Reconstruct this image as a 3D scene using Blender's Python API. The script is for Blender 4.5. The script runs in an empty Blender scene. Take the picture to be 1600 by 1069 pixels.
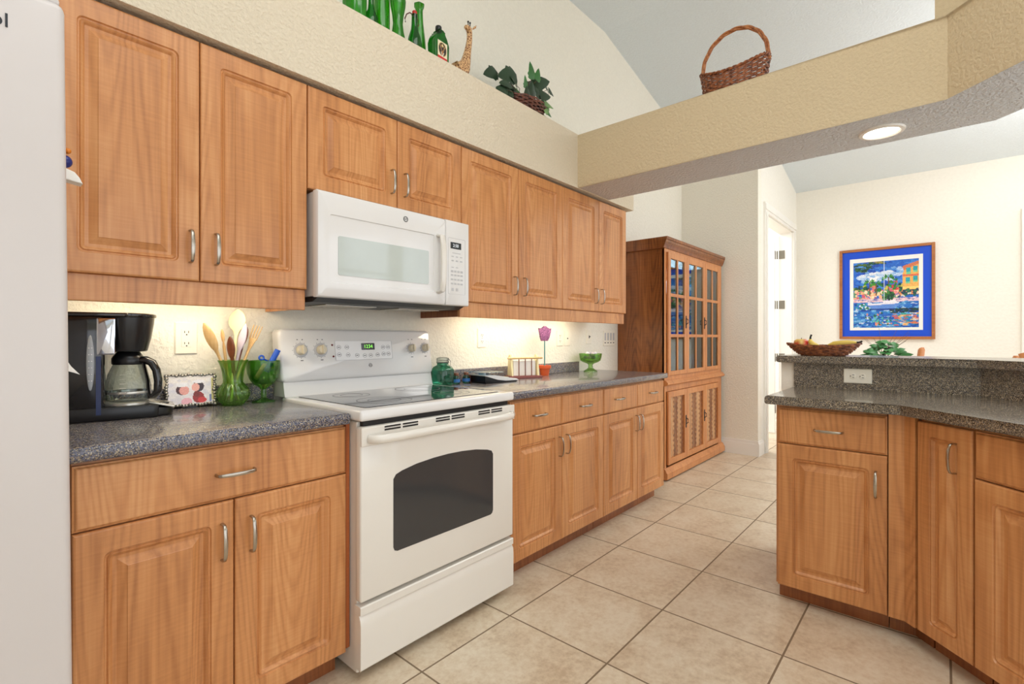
import bpy, bmesh, math, random
import numpy as np
from mathutils import Vector, Matrix

random.seed(7)
SC = bpy.context.scene
COL = SC.collection
PI = math.pi

# ------------------------------------------------------------------ camera
cam_d = bpy.data.cameras.new('camera')
cam_d.sensor_width = 36.0
cam_d.lens = 772.37 / 1600 * 36.0
cam_d.shift_y = -6.35 / 1600
cam_d.clip_start = 0.02
cam = bpy.data.objects.new('camera', cam_d)
cam.location = (0, 0, 1.1707)
cam.rotation_euler = (PI / 2, 0, 0.7179 - PI / 2)
COL.objects.link(cam)
SC.camera = cam

# ------------------------------------------------------------------ world, lights, exposure
W = bpy.data.worlds.new('world')
SC.world = W
W.use_nodes = True
bg = W.node_tree.nodes['Background']
bg.inputs[0].default_value = (0.90, 0.94, 1.0, 1)
bg.inputs[1].default_value = 1.65
SC.view_settings.view_transform = 'Standard'
SC.view_settings.look = 'None'
SC.view_settings.gamma = 1
SC.view_settings.use_curve_mapping = False
SC.view_settings.exposure = 0.47


def area_light(name, loc, rot, size, power, color=(1, 1, 1), size_y=None):
    l = bpy.data.lights.new(name, 'AREA')
    l.energy = power
    l.color = color
    l.size = size
    if size_y:
        l.shape = 'RECTANGLE'
        l.size_y = size_y
    o = bpy.data.objects.new(name, l)
    o.location = loc
    o.rotation_euler = rot
    COL.objects.link(o)
    return o


area_light('kitchen_fill_light', (0.9, 0.2, 3.6), (0, 0, 0), 1.6, 14, (1, 0.98, 0.95))  # added fill from above the kitchen, stands for no fixture
area_light('kitchen_up_fill', (0.3, -0.9, 2.75), (PI, 0, 0), 1.2, 26, (1, 0.98, 0.95))  # added fill facing up, lifts the kitchen ceiling and upper wall
area_light('dining_fill_light', (5.0, -0.9, 3.2), (0, 0, 0), 1.4, 30, (1, 0.97, 0.93))  # added fill over the dining corner, stands for no fixture
area_light('dining_up_fill', (5.0, -1.1, 2.2), (PI, 0, 0), 1.0, 22, (1, 0.97, 0.96))  # added fill facing up, brightens the dining side of the ceiling
area_light('hall_fill_light', (6.2, 2.6, 2.9), (0, 0, 0), 0.9, 25, (1, 0.98, 0.95))  # added fill so the space beyond the doorway is lit


# ------------------------------------------------------------------ materials
def lin(c):
    out = []
    for v in c[:3]:
        v /= 255.0
        out.append(v / 12.92 if v <= 0.04045 else ((v + 0.055) / 1.055) ** 2.4)
    return (*out, 1)


def new_mat(name):
    m = bpy.data.materials.new(name)
    m.use_nodes = True
    nt = m.node_tree
    return m, nt, nt.nodes['Principled BSDF']


def node(nt, t, **kw):
    n = nt.nodes.new(t)
    for k, v in kw.items():
        if k.startswith('i_'):
            n.inputs[k[2:].replace('_', ' ')].default_value = v
        else:
            setattr(n, k, v)
    return n


def mth(nt, op, a, b=None, clamp=False):
    n = nt.nodes.new('ShaderNodeMath')
    n.operation = op
    n.use_clamp = clamp
    for i, v in enumerate((a, b)):
        if v is None:
            continue
        if isinstance(v, (int, float)):
            n.inputs[i].default_value = v
        else:
            nt.links.new(v, n.inputs[i])
    return n.outputs[0]


def mixc(nt, fac, a, b, mode='MIX'):
    n = nt.nodes.new('ShaderNodeMix')
    n.data_type = 'RGBA'
    n.blend_type = mode
    for i, v in ((0, fac), (6, a), (7, b)):
        if isinstance(v, (int, float)):
            n.inputs[i].default_value = v
        elif isinstance(v, tuple):
            n.inputs[i].default_value = v
        else:
            nt.links.new(v, n.inputs[i])
    return n.outputs[2]


def ramp(nt, fac, stops, interp='LINEAR'):
    n = nt.nodes.new('ShaderNodeValToRGB')
    n.color_ramp.interpolation = interp
    e = n.color_ramp.elements
    while len(e) < len(stops):
        e.new(0.5)
    for x, (p, c) in zip(e, stops):
        x.position = p
        x.color = c
    nt.links.new(fac, n.inputs[0])
    return n.outputs[0]


def plain(name, rgb, rough=0.5, metal=0.0, coat=0.0, emit=0.0, vary=0.03, spec=0.5):
    m, nt, b = new_mat(name)
    c = lin(rgb)
    tc = node(nt, 'ShaderNodeTexCoord')
    nz = node(nt, 'ShaderNodeTexNoise', i_Scale=9.0, i_Detail=3.0)
    nt.links.new(tc.outputs['Object'], nz.inputs['Vector'])
    d = tuple(max(0, x * (1 - vary * 2)) for x in c[:3]) + (1,)
    u = tuple(min(1, x * (1 + vary * 2)) for x in c[:3]) + (1,)
    nt.links.new(mixc(nt, nz.outputs[0], d, u), b.inputs['Base Color'])
    b.inputs['Roughness'].default_value = rough
    b.inputs['Metallic'].default_value = metal
    b.inputs['Coat Weight'].default_value = coat
    b.inputs['Specular IOR Level'].default_value = spec
    if emit:
        b.inputs['Emission Color'].default_value = c
        b.inputs['Emission Strength'].default_value = emit
    return m


def bump(nt, b, h, strength, dist):
    n = node(nt, 'ShaderNodeBump')
    n.inputs['Strength'].default_value = strength
    n.inputs['Distance'].default_value = dist
    nt.links.new(h, n.inputs['Height'])
    nt.links.new(n.outputs[0], b.inputs['Normal'])


def wall_mat(name, rgb, strength=0.22, scale=85):
    m, nt, b = new_mat(name)
    tc = node(nt, 'ShaderNodeTexCoord')
    n1 = node(nt, 'ShaderNodeTexNoise', i_Scale=scale, i_Detail=3.0, i_Roughness=0.5)
    nt.links.new(tc.outputs['Object'], n1.inputs['Vector'])
    h = ramp(nt, n1.outputs[0], [(0.38, (0, 0, 0, 1)), (0.60, (1, 1, 1, 1))])
    bump(nt, b, h, strength, 0.006)
    c = lin(rgb)
    nt.links.new(mixc(nt, n1.outputs[0], tuple(x * .95 for x in c[:3]) + (1,), tuple(min(1, x * 1.05) for x in c[:3]) + (1,)), b.inputs['Base Color'])
    b.inputs['Roughness'].default_value = 0.75
    b.inputs['Specular IOR Level'].default_value = 0.25
    return m


def wood_mat(name, light, mid, dark, rough=0.33, scale=1.0, contrast=1.0, axis='z', strips=True):
    m, nt, b = new_mat(name)
    tc = node(nt, 'ShaderNodeTexCoord')
    oi = node(nt, 'ShaderNodeObjectInfo')
    off = node(nt, 'ShaderNodeCombineXYZ')
    nt.links.new(mth(nt, 'MULTIPLY', oi.outputs['Random'], 37.0), off.inputs[0])
    nt.links.new(mth(nt, 'MULTIPLY', oi.outputs['Random'], 19.0), off.inputs[2])
    add = node(nt, 'ShaderNodeVectorMath', operation='ADD')
    nt.links.new(tc.outputs['Object'], add.inputs[0])
    nt.links.new(off.outputs[0], add.inputs[1])
    st = {'z': (1, 1, 0.10), 'x': (0.10, 1, 1), 'y': (1, 0.10, 1)}[axis]

    def coords(sx):
        mp = node(nt, 'ShaderNodeMapping')
        mp.inputs['Scale'].default_value = tuple(s * sx * scale for s in st)
        nt.links.new(add.outputs[0], mp.inputs[0])
        return mp.outputs[0]
    mpf = node(nt, 'ShaderNodeMapping')
    mpf.inputs['Scale'].default_value = tuple(1 if s == 1 else 0.03 for s in st)
    nt.links.new(add.outputs[0], mpf.inputs[0])
    coords2 = mpf.outputs[0]
    # contour lines of a stretched low frequency noise give cathedral figures
    n1 = node(nt, 'ShaderNodeTexNoise', i_Scale=5.0, i_Detail=1.0, i_Distortion=0.3)
    nt.links.new(coords(1.0), n1.inputs['Vector'])
    rings = mth(nt, 'SINE', mth(nt, 'MULTIPLY', n1.outputs[0], 150.0))
    rings = mth(nt, 'POWER', mth(nt, 'ADD', mth(nt, 'MULTIPLY', rings, 0.5), 0.5), 2.0)
    n2 = node(nt, 'ShaderNodeTexNoise', i_Scale=80.0, i_Detail=3.0)
    nt.links.new(coords2, n2.inputs['Vector'])
    n3 = node(nt, 'ShaderNodeTexNoise', i_Scale=7.0, i_Detail=2.0)
    nt.links.new(coords(1.0), n3.inputs['Vector'])
    # cross curl
    mp = node(nt, 'ShaderNodeMapping')
    cs = {'z': (8, 8, 150), 'x': (150, 8, 8), 'y': (8, 150, 8)}[axis]
    mp.inputs['Scale'].default_value = cs
    nt.links.new(add.outputs[0], mp.inputs[0])
    n4 = node(nt, 'ShaderNodeTexNoise', i_Scale=1.0, i_Detail=1.0)
    nt.links.new(mp.outputs[0], n4.inputs['Vector'])
    f = mth(nt, 'ADD', mth(nt, 'MULTIPLY', rings, 0.13 * contrast), mth(nt, 'MULTIPLY', n2.outputs[0], 0.46 * contrast))
    f = mth(nt, 'ADD', f, mth(nt, 'MULTIPLY', n3.outputs[0], 0.45))
    f = mth(nt, 'ADD', f, mth(nt, 'MULTIPLY', n4.outputs[0], 0.16 * contrast))
    if strips:
        sx = node(nt, 'ShaderNodeSeparateXYZ')
        nt.links.new(add.outputs[0], sx.inputs[0])
        idx = {'z': 0, 'x': 1, 'y': 0}[axis]
        cell = mth(nt, 'FLOOR', mth(nt, 'MULTIPLY', mth(nt, 'ADD', sx.outputs[idx], sx.outputs[1 if idx == 0 else 2]), 7.5))
        wn = node(nt, 'ShaderNodeTexWhiteNoise', noise_dimensions='1D')
        nt.links.new(cell, wn.inputs['W'])
        f = mth(nt, 'ADD', f, mth(nt, 'MULTIPLY', wn.outputs[0], 0.10))
    col = ramp(nt, f, [(0.30, lin(light)), (0.60, lin(mid)), (0.98, lin(dark))])
    nt.links.new(col, b.inputs['Base Color'])
    b.inputs['Roughness'].default_value = rough
    b.inputs['Specular IOR Level'].default_value = 0.5
    b.inputs['Coat Weight'].default_value = 0.15
    b.inputs['Coat Roughness'].default_value = 0.2
    return m


def speckle_mat(name, stops, rough=0.24, scale=420):
    m, nt, b = new_mat(name)
    tc = node(nt, 'ShaderNodeTexCoord')
    n1 = node(nt, 'ShaderNodeTexVoronoi', i_Scale=scale)
    nt.links.new(tc.outputs['Object'], n1.inputs['Vector'])
    wn = node(nt, 'ShaderNodeTexWhiteNoise', noise_dimensions='3D')
    nt.links.new(n1.outputs['Position'], wn.inputs['Vector'])
    nt.links.new(ramp(nt, wn.outputs[0], stops, 'CONSTANT'), b.inputs['Base Color'])
    b.inputs['Roughness'].default_value = rough
    b.inputs['Coat Weight'].default_value = 0.3
    return m


def floor_mat():
    m, nt, b = new_mat('beige_floor_tile')
    g = node(nt, 'ShaderNodeNewGeometry')
    s = node(nt, 'ShaderNodeSeparateXYZ')
    nt.links.new(g.outputs['Position'], s.inputs[0])
    T = 0.4654
    gx = mth(nt, 'DIVIDE', mth(nt, 'SUBTRACT', s.outputs[0], 1.5626), T)
    gy = mth(nt, 'DIVIDE', mth(nt, 'SUBTRACT', s.outputs[1], 1.3774), T)

    def edge(v):
        fr = mth(nt, 'FRACT', mth(nt, 'ADD', v, 40.0))
        return mth(nt, 'MINIMUM', fr, mth(nt, 'SUBTRACT', 1.0, fr))
    d = mth(nt, 'MINIMUM', edge(gx), edge(gy))
    gr = mth(nt, 'LESS_THAN', d, 0.0075)
    cell = node(nt, 'ShaderNodeCombineXYZ')
    nt.links.new(mth(nt, 'FLOOR', gx), cell.inputs[0])
    nt.links.new(mth(nt, 'FLOOR', gy), cell.inputs[1])
    wn = node(nt, 'ShaderNodeTexWhiteNoise', noise_dimensions='3D')
    nt.links.new(cell.outputs[0], wn.inputs['Vector'])
    addv = node(nt, 'ShaderNodeVectorMath', operation='ADD')
    sc = node(nt, 'ShaderNodeVectorMath', operation='SCALE')
    sc.inputs['Scale'].default_value = 9.0
    nt.links.new(wn.outputs['Color'], sc.inputs[0])
    nt.links.new(g.outputs['Position'], addv.inputs[0])
    nt.links.new(sc.outputs[0], addv.inputs[1])
    n1 = node(nt, 'ShaderNodeTexNoise', i_Scale=4.5, i_Detail=8.0, i_Roughness=0.68)
    n2 = node(nt, 'ShaderNodeTexNoise', i_Scale=45.0, i_Detail=4.0, i_Roughness=0.65)
    nt.links.new(addv.outputs[0], n1.inputs['Vector'])
    nt.links.new(addv.outputs[0], n2.inputs['Vector'])
    f = mth(nt, 'ADD', mth(nt, 'MULTIPLY', n1.outputs[0], 0.6), mth(nt, 'MULTIPLY', n2.outputs[0], 0.4))
    tile = ramp(nt, f, [(0.36, lin((198, 174, 145))), (0.48, lin((219, 200, 173))), (0.60, lin((231, 217, 194)))])
    tile = mixc(nt, mth(nt, 'MULTIPLY', wn.outputs[0], 0.10), tile, lin((200, 176, 148)))
    col = mixc(nt, gr, tile, lin((133, 112, 88)))
    nt.links.new(col, b.inputs['Base Color'])
    nt.links.new(mth(nt, 'ADD', mth(nt, 'MULTIPLY', gr, 0.4), 0.34), b.inputs['Roughness'])
    hgt = mth(nt, 'SUBTRACT', mth(nt, 'MULTIPLY', n2.outputs[0], 0.15), gr)
    bump(nt, b, hgt, 0.25, 0.002)
    return m


def glass_mat(name, rgb, gloss=0.12, tint_gain=1.0, body=0.0, glow=None):
    m, nt, b = new_mat(name)
    out = nt.nodes['Material Output']
    nt.nodes.remove(b)
    tr = node(nt, 'ShaderNodeBsdfTransparent')
    gl = node(nt, 'ShaderNodeBsdfGlossy')
    gl.inputs['Roughness'].default_value = 0.03
    lw = node(nt, 'ShaderNodeLayerWeight')
    lw.inputs['Blend'].default_value = 0.35
    tc = node(nt, 'ShaderNodeTexCoord')
    nz = node(nt, 'ShaderNodeTexNoise', i_Scale=25.0, i_Detail=2.0)
    nt.links.new(tc.outputs['Object'], nz.inputs['Vector'])
    c = lin(rgb)
    c2 = tuple(x * 0.55 for x in c[:3]) + (1,)
    # longer path through the wall of the vessel at grazing angles: deeper tint
    f = mth(nt, 'ADD', mth(nt, 'MULTIPLY', lw.outputs['Facing'], tint_gain), mth(nt, 'MULTIPLY', nz.outputs[0], 0.3), True)
    nt.links.new(mixc(nt, f, c, c2), tr.inputs[0])
    mx = node(nt, 'ShaderNodeMixShader')
    nt.links.new(mth(nt, 'ADD', mth(nt, 'MULTIPLY', lw.outputs['Fresnel'], 0.5), gloss * 0.3, True), mx.inputs[0])
    inner = tr.outputs[0]
    if body:
        tl = node(nt, 'ShaderNodeBsdfTranslucent')
        tl.inputs[0].default_value = lin(glow or rgb)
        df = node(nt, 'ShaderNodeBsdfDiffuse')
        df.inputs[0].default_value = lin(glow or rgb)
        m1 = node(nt, 'ShaderNodeMixShader')
        m1.inputs[0].default_value = 0.5
        nt.links.new(tl.outputs[0], m1.inputs[1])
        nt.links.new(df.outputs[0], m1.inputs[2])
        m2 = node(nt, 'ShaderNodeMixShader')
        m2.inputs[0].default_value = body
        nt.links.new(inner, m2.inputs[1])
        nt.links.new(m1.outputs[0], m2.inputs[2])
        inner = m2.outputs[0]
    nt.links.new(inner, mx.inputs[1])
    nt.links.new(gl.outputs[0], mx.inputs[2])
    nt.links.new(mx.outputs[0], out.inputs[0])
    return m


def canvas_mat(name, rough=0.45, brush=0.0):
    m, nt, b = new_mat(name)
    a = node(nt, 'ShaderNodeVertexColor', layer_name='Col')
    nt.links.new(a.outputs[0], b.inputs['Base Color'])
    b.inputs['Roughness'].default_value = rough
    return m


def wicker_mat(name, light, dark, scale=1.0):
    m, nt, b = new_mat(name)
    tc = node(nt, 'ShaderNodeTexCoord')
    nz = node(nt, 'ShaderNodeTexNoise', i_Scale=60.0 * scale, i_Detail=3.0)
    nt.links.new(tc.outputs['Object'], nz.inputs['Vector'])
    nt.links.new(ramp(nt, nz.outputs[0], [(0.35, lin(dark)), (0.65, lin(light))]), b.inputs['Base Color'])
    b.inputs['Roughness'].default_value = 0.5
    return m


M = {}
M['wall'] = wall_mat('cream_wall_paint', (243, 238, 224), 0.32, 70)
M['wall_smooth'] = wall_mat('pale_wall_paint', (244, 240, 229), 0.12, 40)
M['soffit'] = wall_mat('textured_soffit_paint', (226, 213, 190), 0.45, 75)
M['beam'] = wall_mat('warm_shade_beam_paint', (217, 198, 164), 0.34, 75)  # warm shade on the beam and column mixed into their cream paint
M['under'] = wall_mat('cool_lit_beam_underside', (224, 228, 234), 0.8, 75)  # beam paint again, retinted for how the underside is lit
M['ceiling'] = wall_mat('ceiling_paint', (222, 231, 236), 0.25, 70)
M['trim'] = plain('white_trim_paint', (245, 242, 235), 0.35, vary=0.01)
M['floor'] = floor_mat()
M['wood'] = wood_mat('honey_maple_laminate', (229, 171, 115), (207, 142, 87), (160, 98, 53))
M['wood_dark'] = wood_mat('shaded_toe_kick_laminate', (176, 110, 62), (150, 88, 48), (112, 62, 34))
M['frame_wood'] = wood_mat('picture_frame_wood', (192, 130, 78), (172, 108, 60), (130, 78, 42), strips=False, axis='y')
M['edge'] = wood_mat('cherry_edge_laminate', (200, 118, 62), (178, 96, 48), (140, 70, 34))
M['hutch'] = wood_mat('red_oak_hutch', (188, 124, 66), (156, 94, 46), (106, 58, 26), contrast=1.3)
M['hutch_face'] = wood_mat('red_oak_face_frame', (222, 156, 98), (203, 133, 80), (162, 96, 52), strips=False)
M['hutch_panel'] = wood_mat('carved_oak_panel', (194, 140, 96), (168, 112, 72), (118, 72, 44), contrast=1.6, strips=False)
M['counter'] = speckle_mat('cool_lit_speckled_laminate', [(0.0, lin((52, 50, 58))), (0.22, lin((90, 90, 104))), (0.45, lin((126, 122, 126))), (0.66, lin((156, 140, 116))), (0.80, lin((98, 102, 126))), (0.93, lin((192, 182, 160)))])  # bluish cast of the light along the wall mixed into the laminate
M['counter_warm_lit'] = speckle_mat('warm_lit_speckled_laminate', [(0.0, lin((52, 47, 43))), (0.22, lin((92, 83, 74))), (0.48, lin((132, 120, 104))), (0.70, lin((164, 146, 120))), (0.84, lin((106, 106, 110))), (0.93, lin((200, 186, 162)))])  # same laminate, browner to carry the warmer light on the peninsula
M['nickel'] = plain('satin_nickel', (178, 170, 158), 0.25, metal=1.0)
M['bisque'] = plain('bisque_enamel', (236, 231, 222), 0.16, coat=0.4, vary=0.008)
M['appl'] = plain('white_enamel', (235, 233, 231), 0.14, coat=0.4, vary=0.008)
M['fridge'] = plain('white_textured_steel', (213, 206, 203), 0.32, vary=0.01)
M['cooktop'] = plain('black_ceramic_glass', (24, 26, 32), 0.05, coat=0.6, vary=0.0)
M['ovenglass'] = plain('smoked_oven_glass', (66, 66, 66), 0.07, vary=0.01)
M['black'] = plain('black_plastic', (20, 20, 22), 0.28)
M['blackgloss'] = plain('black_gloss_plastic', (14, 14, 16), 0.12, coat=0.5)
M['darkgrey'] = plain('dark_grey_metal', (52, 54, 58), 0.4, metal=0.4)
M['grey'] = plain('grey_print', (120, 118, 120), 0.5)
M['lgrey'] = plain('light_grey_print', (196, 195, 196), 0.4)
M['knob'] = plain('almond_knob_plastic', (226, 214, 188), 0.35)
M['plate'] = plain('ivory_wall_plate', (246, 240, 224), 0.35, vary=0.01)
M['slot'] = plain('slot_shadow_black', (30, 26, 24), 0.6)
M['lens'] = plain('lamp_lens', (255, 246, 230), 0.5, emit=6.0)
M['led_green'] = plain('green_display_digits', (140, 240, 90), 0.5, emit=0.7)
M['led_white'] = plain('white_display_digits', (230, 235, 240), 0.5, emit=0.25)
M['chrome'] = plain('polished_chrome', (205, 210, 220), 0.08, metal=1.0, vary=0.0)
M['hutch_inlay'] = wood_mat('light_oak_inlay', (222, 180, 134), (204, 156, 110), (166, 114, 74), contrast=1.3, strips=False)
M['hinge'] = plain('dull_hinge_metal', (128, 122, 110), 0.4, metal=0.3)
M['silver'] = plain('silver_plastic', (200, 196, 186), 0.22, metal=0.7)
M['glass'] = glass_mat('clear_glass', (236, 242, 240))
M['green_glass'] = glass_mat('green_glass', (222, 248, 194), tint_gain=0.4, body=0.10, glow=(150, 214, 70))
M['bottle_green'] = glass_mat('bottle_green_glass', (84, 196, 84), tint_gain=0.8, body=0.12, glow=(30, 120, 40))
M['lime_bottle'] = glass_mat('lime_green_glass', (122, 216, 82), tint_gain=0.7, body=0.18, glow=(70, 170, 40))
M['deep_green'] = glass_mat('deep_green_glass', (204, 240, 176), tint_gain=0.55, body=0.10, glow=(90, 180, 50))
M['teal_glass'] = glass_mat('teal_glass', (138, 214, 190), tint_gain=0.6, body=0.12, glow=(70, 150, 120))
M['pane'] = glass_mat('cabinet_pane_glass', (196, 222, 234), gloss=0.5, tint_gain=0.3)
M['spoon'] = wood_mat('pale_spoon_wood', (232, 200, 150), (216, 178, 122), (186, 142, 88), scale=3, strips=False)
M['spoon_dark'] = wood_mat('dark_spoon_wood', (150, 90, 54), (118, 64, 38), (78, 40, 26), scale=3, strips=False)
M['blue'] = plain('blue_plastic', (30, 90, 205), 0.3)
M['terracotta'] = plain('terracotta_paint', (214, 92, 44), 0.6)
M['wicker'] = wicker_mat('brown_wicker', (176, 104, 58), (92, 44, 24))
M['wicker_dark'] = wicker_mat('dark_wicker', (128, 72, 50), (60, 30, 24))
M['leaf'] = plain('ivy_leaf', (44, 96, 46), 0.45, vary=0.25)
M['leaf_light'] = plain('light_leaf', (98, 150, 70), 0.45, vary=0.2)
M['stem'] = plain('brown_stem', (96, 70, 48), 0.7)


# ------------------------------------------------------------------ mesh helpers
def box(bm, x0, x1, y0, y1, z0, z1, bev=0.0, seg=2):
    vs = [bm.verts.new((x, y, z)) for x in (x0, x1) for y in (y0, y1) for z in (z0, z1)]
    q = [(0, 1, 3, 2), (4, 6, 7, 5), (0, 4, 5, 1), (2, 3, 7, 6), (0, 2, 6, 4), (1, 5, 7, 3)]
    fs = [bm.faces.new([vs[i] for i in f]) for f in q]
    if bev > 0:
        es = list({e for f in fs for e in f.edges})
        bmesh.ops.bevel(bm, geom=es, offset=bev, segments=seg, affect='EDGES', profile=0.5)
    return vs


def prism(bm, poly, z0, z1, bev=0.0, seg=2, axis='z', cap=True):
    """polygon extruded along an axis. axis 'z': (x,y); 'y': (x,z) ; 'x': (y,z)"""
    def mk(p, t):
        return {'z': (p[0], p[1], t), 'y': (p[0], t, p[1]), 'x': (t, p[0], p[1])}[axis]
    a = [bm.verts.new(mk(p, z0)) for p in poly]
    b = [bm.verts.new(mk(p, z1)) for p in poly]
    fs = [bm.faces.new(a[::-1]), bm.faces.new(b)]
    n = len(poly)
    for i in range(n):
        fs.append(bm.faces.new([a[i], a[(i + 1) % n], b[(i + 1) % n], b[i]]))
    if bev > 0:
        es = [e for f in fs[:2] for e in f.edges]
        bmesh.ops.bevel(bm, geom=es, offset=bev, segments=seg, affect='EDGES', profile=0.5)
    return fs


def lathe(bm, prof, cx=0, cy=0, cz=0, seg=28, sx=1.0, sy=1.0, flute=None, close=True, mat=None):
    rings = []
    new = []
    for r, z in prof:
        ring = []
        for i in range(seg):
            a = 2 * PI * i / seg
            k = r * (1 + (flute(a, z) if flute else 0))
            v = bm.verts.new((cx + k * math.cos(a) * sx, cy + k * math.sin(a) * sy, cz + z))
            ring.append(v)
            new.append(v)
        rings.append(ring)
    for p, q in zip(rings, rings[1:]):
        for i in range(seg):
            j = (i + 1) % seg
            bm.faces.new([p[i], p[j], q[j], q[i]])
    if close:
        bm.faces.new(rings[0][::-1])
        bm.faces.new(rings[-1])
    if mat is not None:
        bmesh.ops.transform(bm, matrix=mat, verts=new)
    return new


def sweep(bm, pts, ra, rb=None, ref=(0, 0, 1), seg=8, sq=1.0, cap=True, closed=False):
    """swept tube; ra/rb may be lists (half widths along ref-side and across)"""
    pts = [Vector(p) for p in pts]
    n = len(pts)
    if rb is None:
        rb = ra
    ra = ra if isinstance(ra, (list, tuple)) else [ra] * n
    rb = rb if isinstance(rb, (list, tuple)) else [rb] * n
    ref = Vector(ref)
    rings = []
    for i, p in enumerate(pts):
        if closed:
            t = (pts[(i + 1) % n] - pts[i - 1])
        else:
            t = pts[min(i + 1, n - 1)] - pts[max(i - 1, 0)]
        t.normalize()
        u = ref - t * ref.dot(t)
        if u.length < 1e-4:
            u = Vector((1, 0, 0)) - t * t.x
            if u.length < 1e-4:
                u = Vector((0, 1, 0))
        u.normalize()
        w = t.cross(u)
        ring = []
        for k in range(seg):
            a = 2 * PI * (k + 0.5) / seg
            ca, sa = math.cos(a), math.sin(a)
            if sq != 1.0:
                ca = math.copysign(abs(ca) ** sq, ca)
                sa = math.copysign(abs(sa) ** sq, sa)
            ring.append(bm.verts.new(p + u * (ca * ra[i]) + w * (sa * rb[i])))
        rings.append(ring)
    m = n if closed else n - 1
    for i in range(m):
        p, q = rings[i], rings[(i + 1) % n]
        for k in range(seg):
            j = (k + 1) % seg
            bm.faces.new([p[k], p[j], q[j], q[k]])
    if cap and not closed:
        bm.faces.new(rings[0][::-1])
        bm.faces.new(rings[-1])


def ball(bm, c, r, sx=1, sy=1, sz=1, u=16, v=10):
    mt = Matrix.Translation(c) @ Matrix.Diagonal((sx, sy, sz, 1))
    bmesh.ops.create_uvsphere(bm, u_segments=u, v_segments=v, radius=r, matrix=mt)


def rrect(w0, w1, h0, h1, r, n=5):
    """rounded rectangle outline, counter clockwise, as (a,b) pairs; r may be 0"""
    out = []
    for cx, cz, a0 in ((w1 - r, h0 + r, -90), (w1 - r, h1 - r, 0), (w0 + r, h1 - r, 90), (w0 + r, h0 + r, 180)):
        for i in range(n):
            a = math.radians(a0 + 90 * i / (n - 1))
            out.append((cx + r * math.cos(a), cz + r * math.sin(a)))
    return out


def ringed(bm, rings, back=True):
    """join outlines [(pts2d, y)] front facing -y; last one is filled"""
    R = [[bm.verts.new((a, y, b)) for a, b in pts] for pts, y in rings]
    n = len(R[0])
    for p, q in zip(R, R[1:]):
        for i in range(n):
            j = (i + 1) % n
            bm.faces.new([p[i], p[j], q[j], q[i]])
    bm.faces.new(R[-1])
    if back:
        bm.faces.new(R[0][::-1])


def raised_door(bm, x0, x1, z0, z1, y=0.0, t=0.018):
    w = min(x1 - x0, z1 - z0)
    k = 1.0 if w > 0.3 else max(0.85, w / 0.3)
    prof = [(0.0, t, 0.0), (0.0, 0.005, 0.0), (0.002, 0.0015, 0.0), (0.006, 0.0, 0.0),
            (0.058 * k, 0.0, 0.016), (0.0605 * k, 0.0050, 0.015), (0.064 * k, 0.0056, 0.013), (0.067 * k, 0.0022, 0.011),
            (0.071 * k, 0.0050, 0.008), (0.076 * k, 0.0105, 0.004), (0.085 * k, 0.0110, 0.0), (0.104 * k, 0.0022, 0.0),
            (0.1055 * k, 0.0005, 0.0)]
    ringed(bm, [(rrect(x0 + d, x1 - d, z0 + d, z1 - d, r if r else 0.0004), y + yy) for d, yy, r in prof])


def slab_front(bm, x0, x1, z0, z1, y=0.0, t=0.018):
    prof = [(0.0, t), (0.0, 0.007), (0.004, 0.0055), (0.0065, 0.0015), (0.009, 0.0)]
    ringed(bm, [(rrect(x0 + d, x1 - d, z0 + d, z1 - d, 0.0004, 2), y + yy) for d, yy in prof])


def text_bm(bm, s, size, mat, align='CENTER', depth=0.0004):
    cu = bpy.data.curves.new('lettering', 'FONT')
    cu.body = s
    cu.size = size
    cu.align_x = align
    cu.align_y = 'CENTER'
    cu.extrude = depth
    o = bpy.data.objects.new('lettering', cu)
    COL.objects.link(o)
    dg = bpy.context.evaluated_depsgraph_get()
    me = bpy.data.meshes.new_from_object(o.evaluated_get(dg))
    n0 = len(bm.verts)
    bm.from_mesh(me)
    bm.verts.ensure_lookup_table()
    bmesh.ops.transform(bm, matrix=mat, verts=bm.verts[n0:])
    bpy.data.objects.remove(o)
    bpy.data.curves.remove(cu)
    bpy.data.meshes.remove(me)


def front_m(x, y, z, tilt=0.0):
    """lettering upright on a surface that faces -y"""
    return Matrix.Translation((x, y, z)) @ Matrix.Rotation(PI / 2 + tilt, 4, 'X')


# ------------------------------------------------------------------ object helpers
WM = {}


def thing(name, label, cat, loc=(0, 0, 0), rotz=0.0, group=None):
    o = bpy.data.objects.new(name, None)
    o.empty_display_size = 0.1
    COL.objects.link(o)
    o.location = loc
    o.rotation_euler = (0, 0, rotz)
    WM[o.name] = Matrix.Translation(loc) @ Matrix.Rotation(rotz, 4, 'Z')
    o['label'] = label
    o['category'] = cat
    if group:
        o['group'] = group
    return o


def part(name, bm, mat, parent, local=False, smooth=None, label=None, pivot=None):
    """one mesh object; built in world coordinates unless local"""
    bmesh.ops.recalc_face_normals(bm, faces=bm.faces)
    if not local:
        bmesh.ops.transform(bm, matrix=WM[parent.name].inverted(), verts=bm.verts)
    me = bpy.data.meshes.new(name)
    bm.to_mesh(me)
    bm.free()
    for mm in (mat if isinstance(mat, (list, tuple)) else [mat]):
        me.materials.append(mm)
    o = bpy.data.objects.new(name, me)
    COL.objects.link(o)
    o.parent = parent
    WM[o.name] = WM[parent.name].copy()
    if label:
        o['label'] = label
    shade(me, smooth)
    return o


def shade(me, ang):
    if ang is None:
        return
    if hasattr(me, 'shade_smooth'):
        me.shade_smooth()
    if ang < 180 and hasattr(me, 'set_sharp_from_angle'):
        me.set_sharp_from_angle(angle=math.radians(ang))


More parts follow.
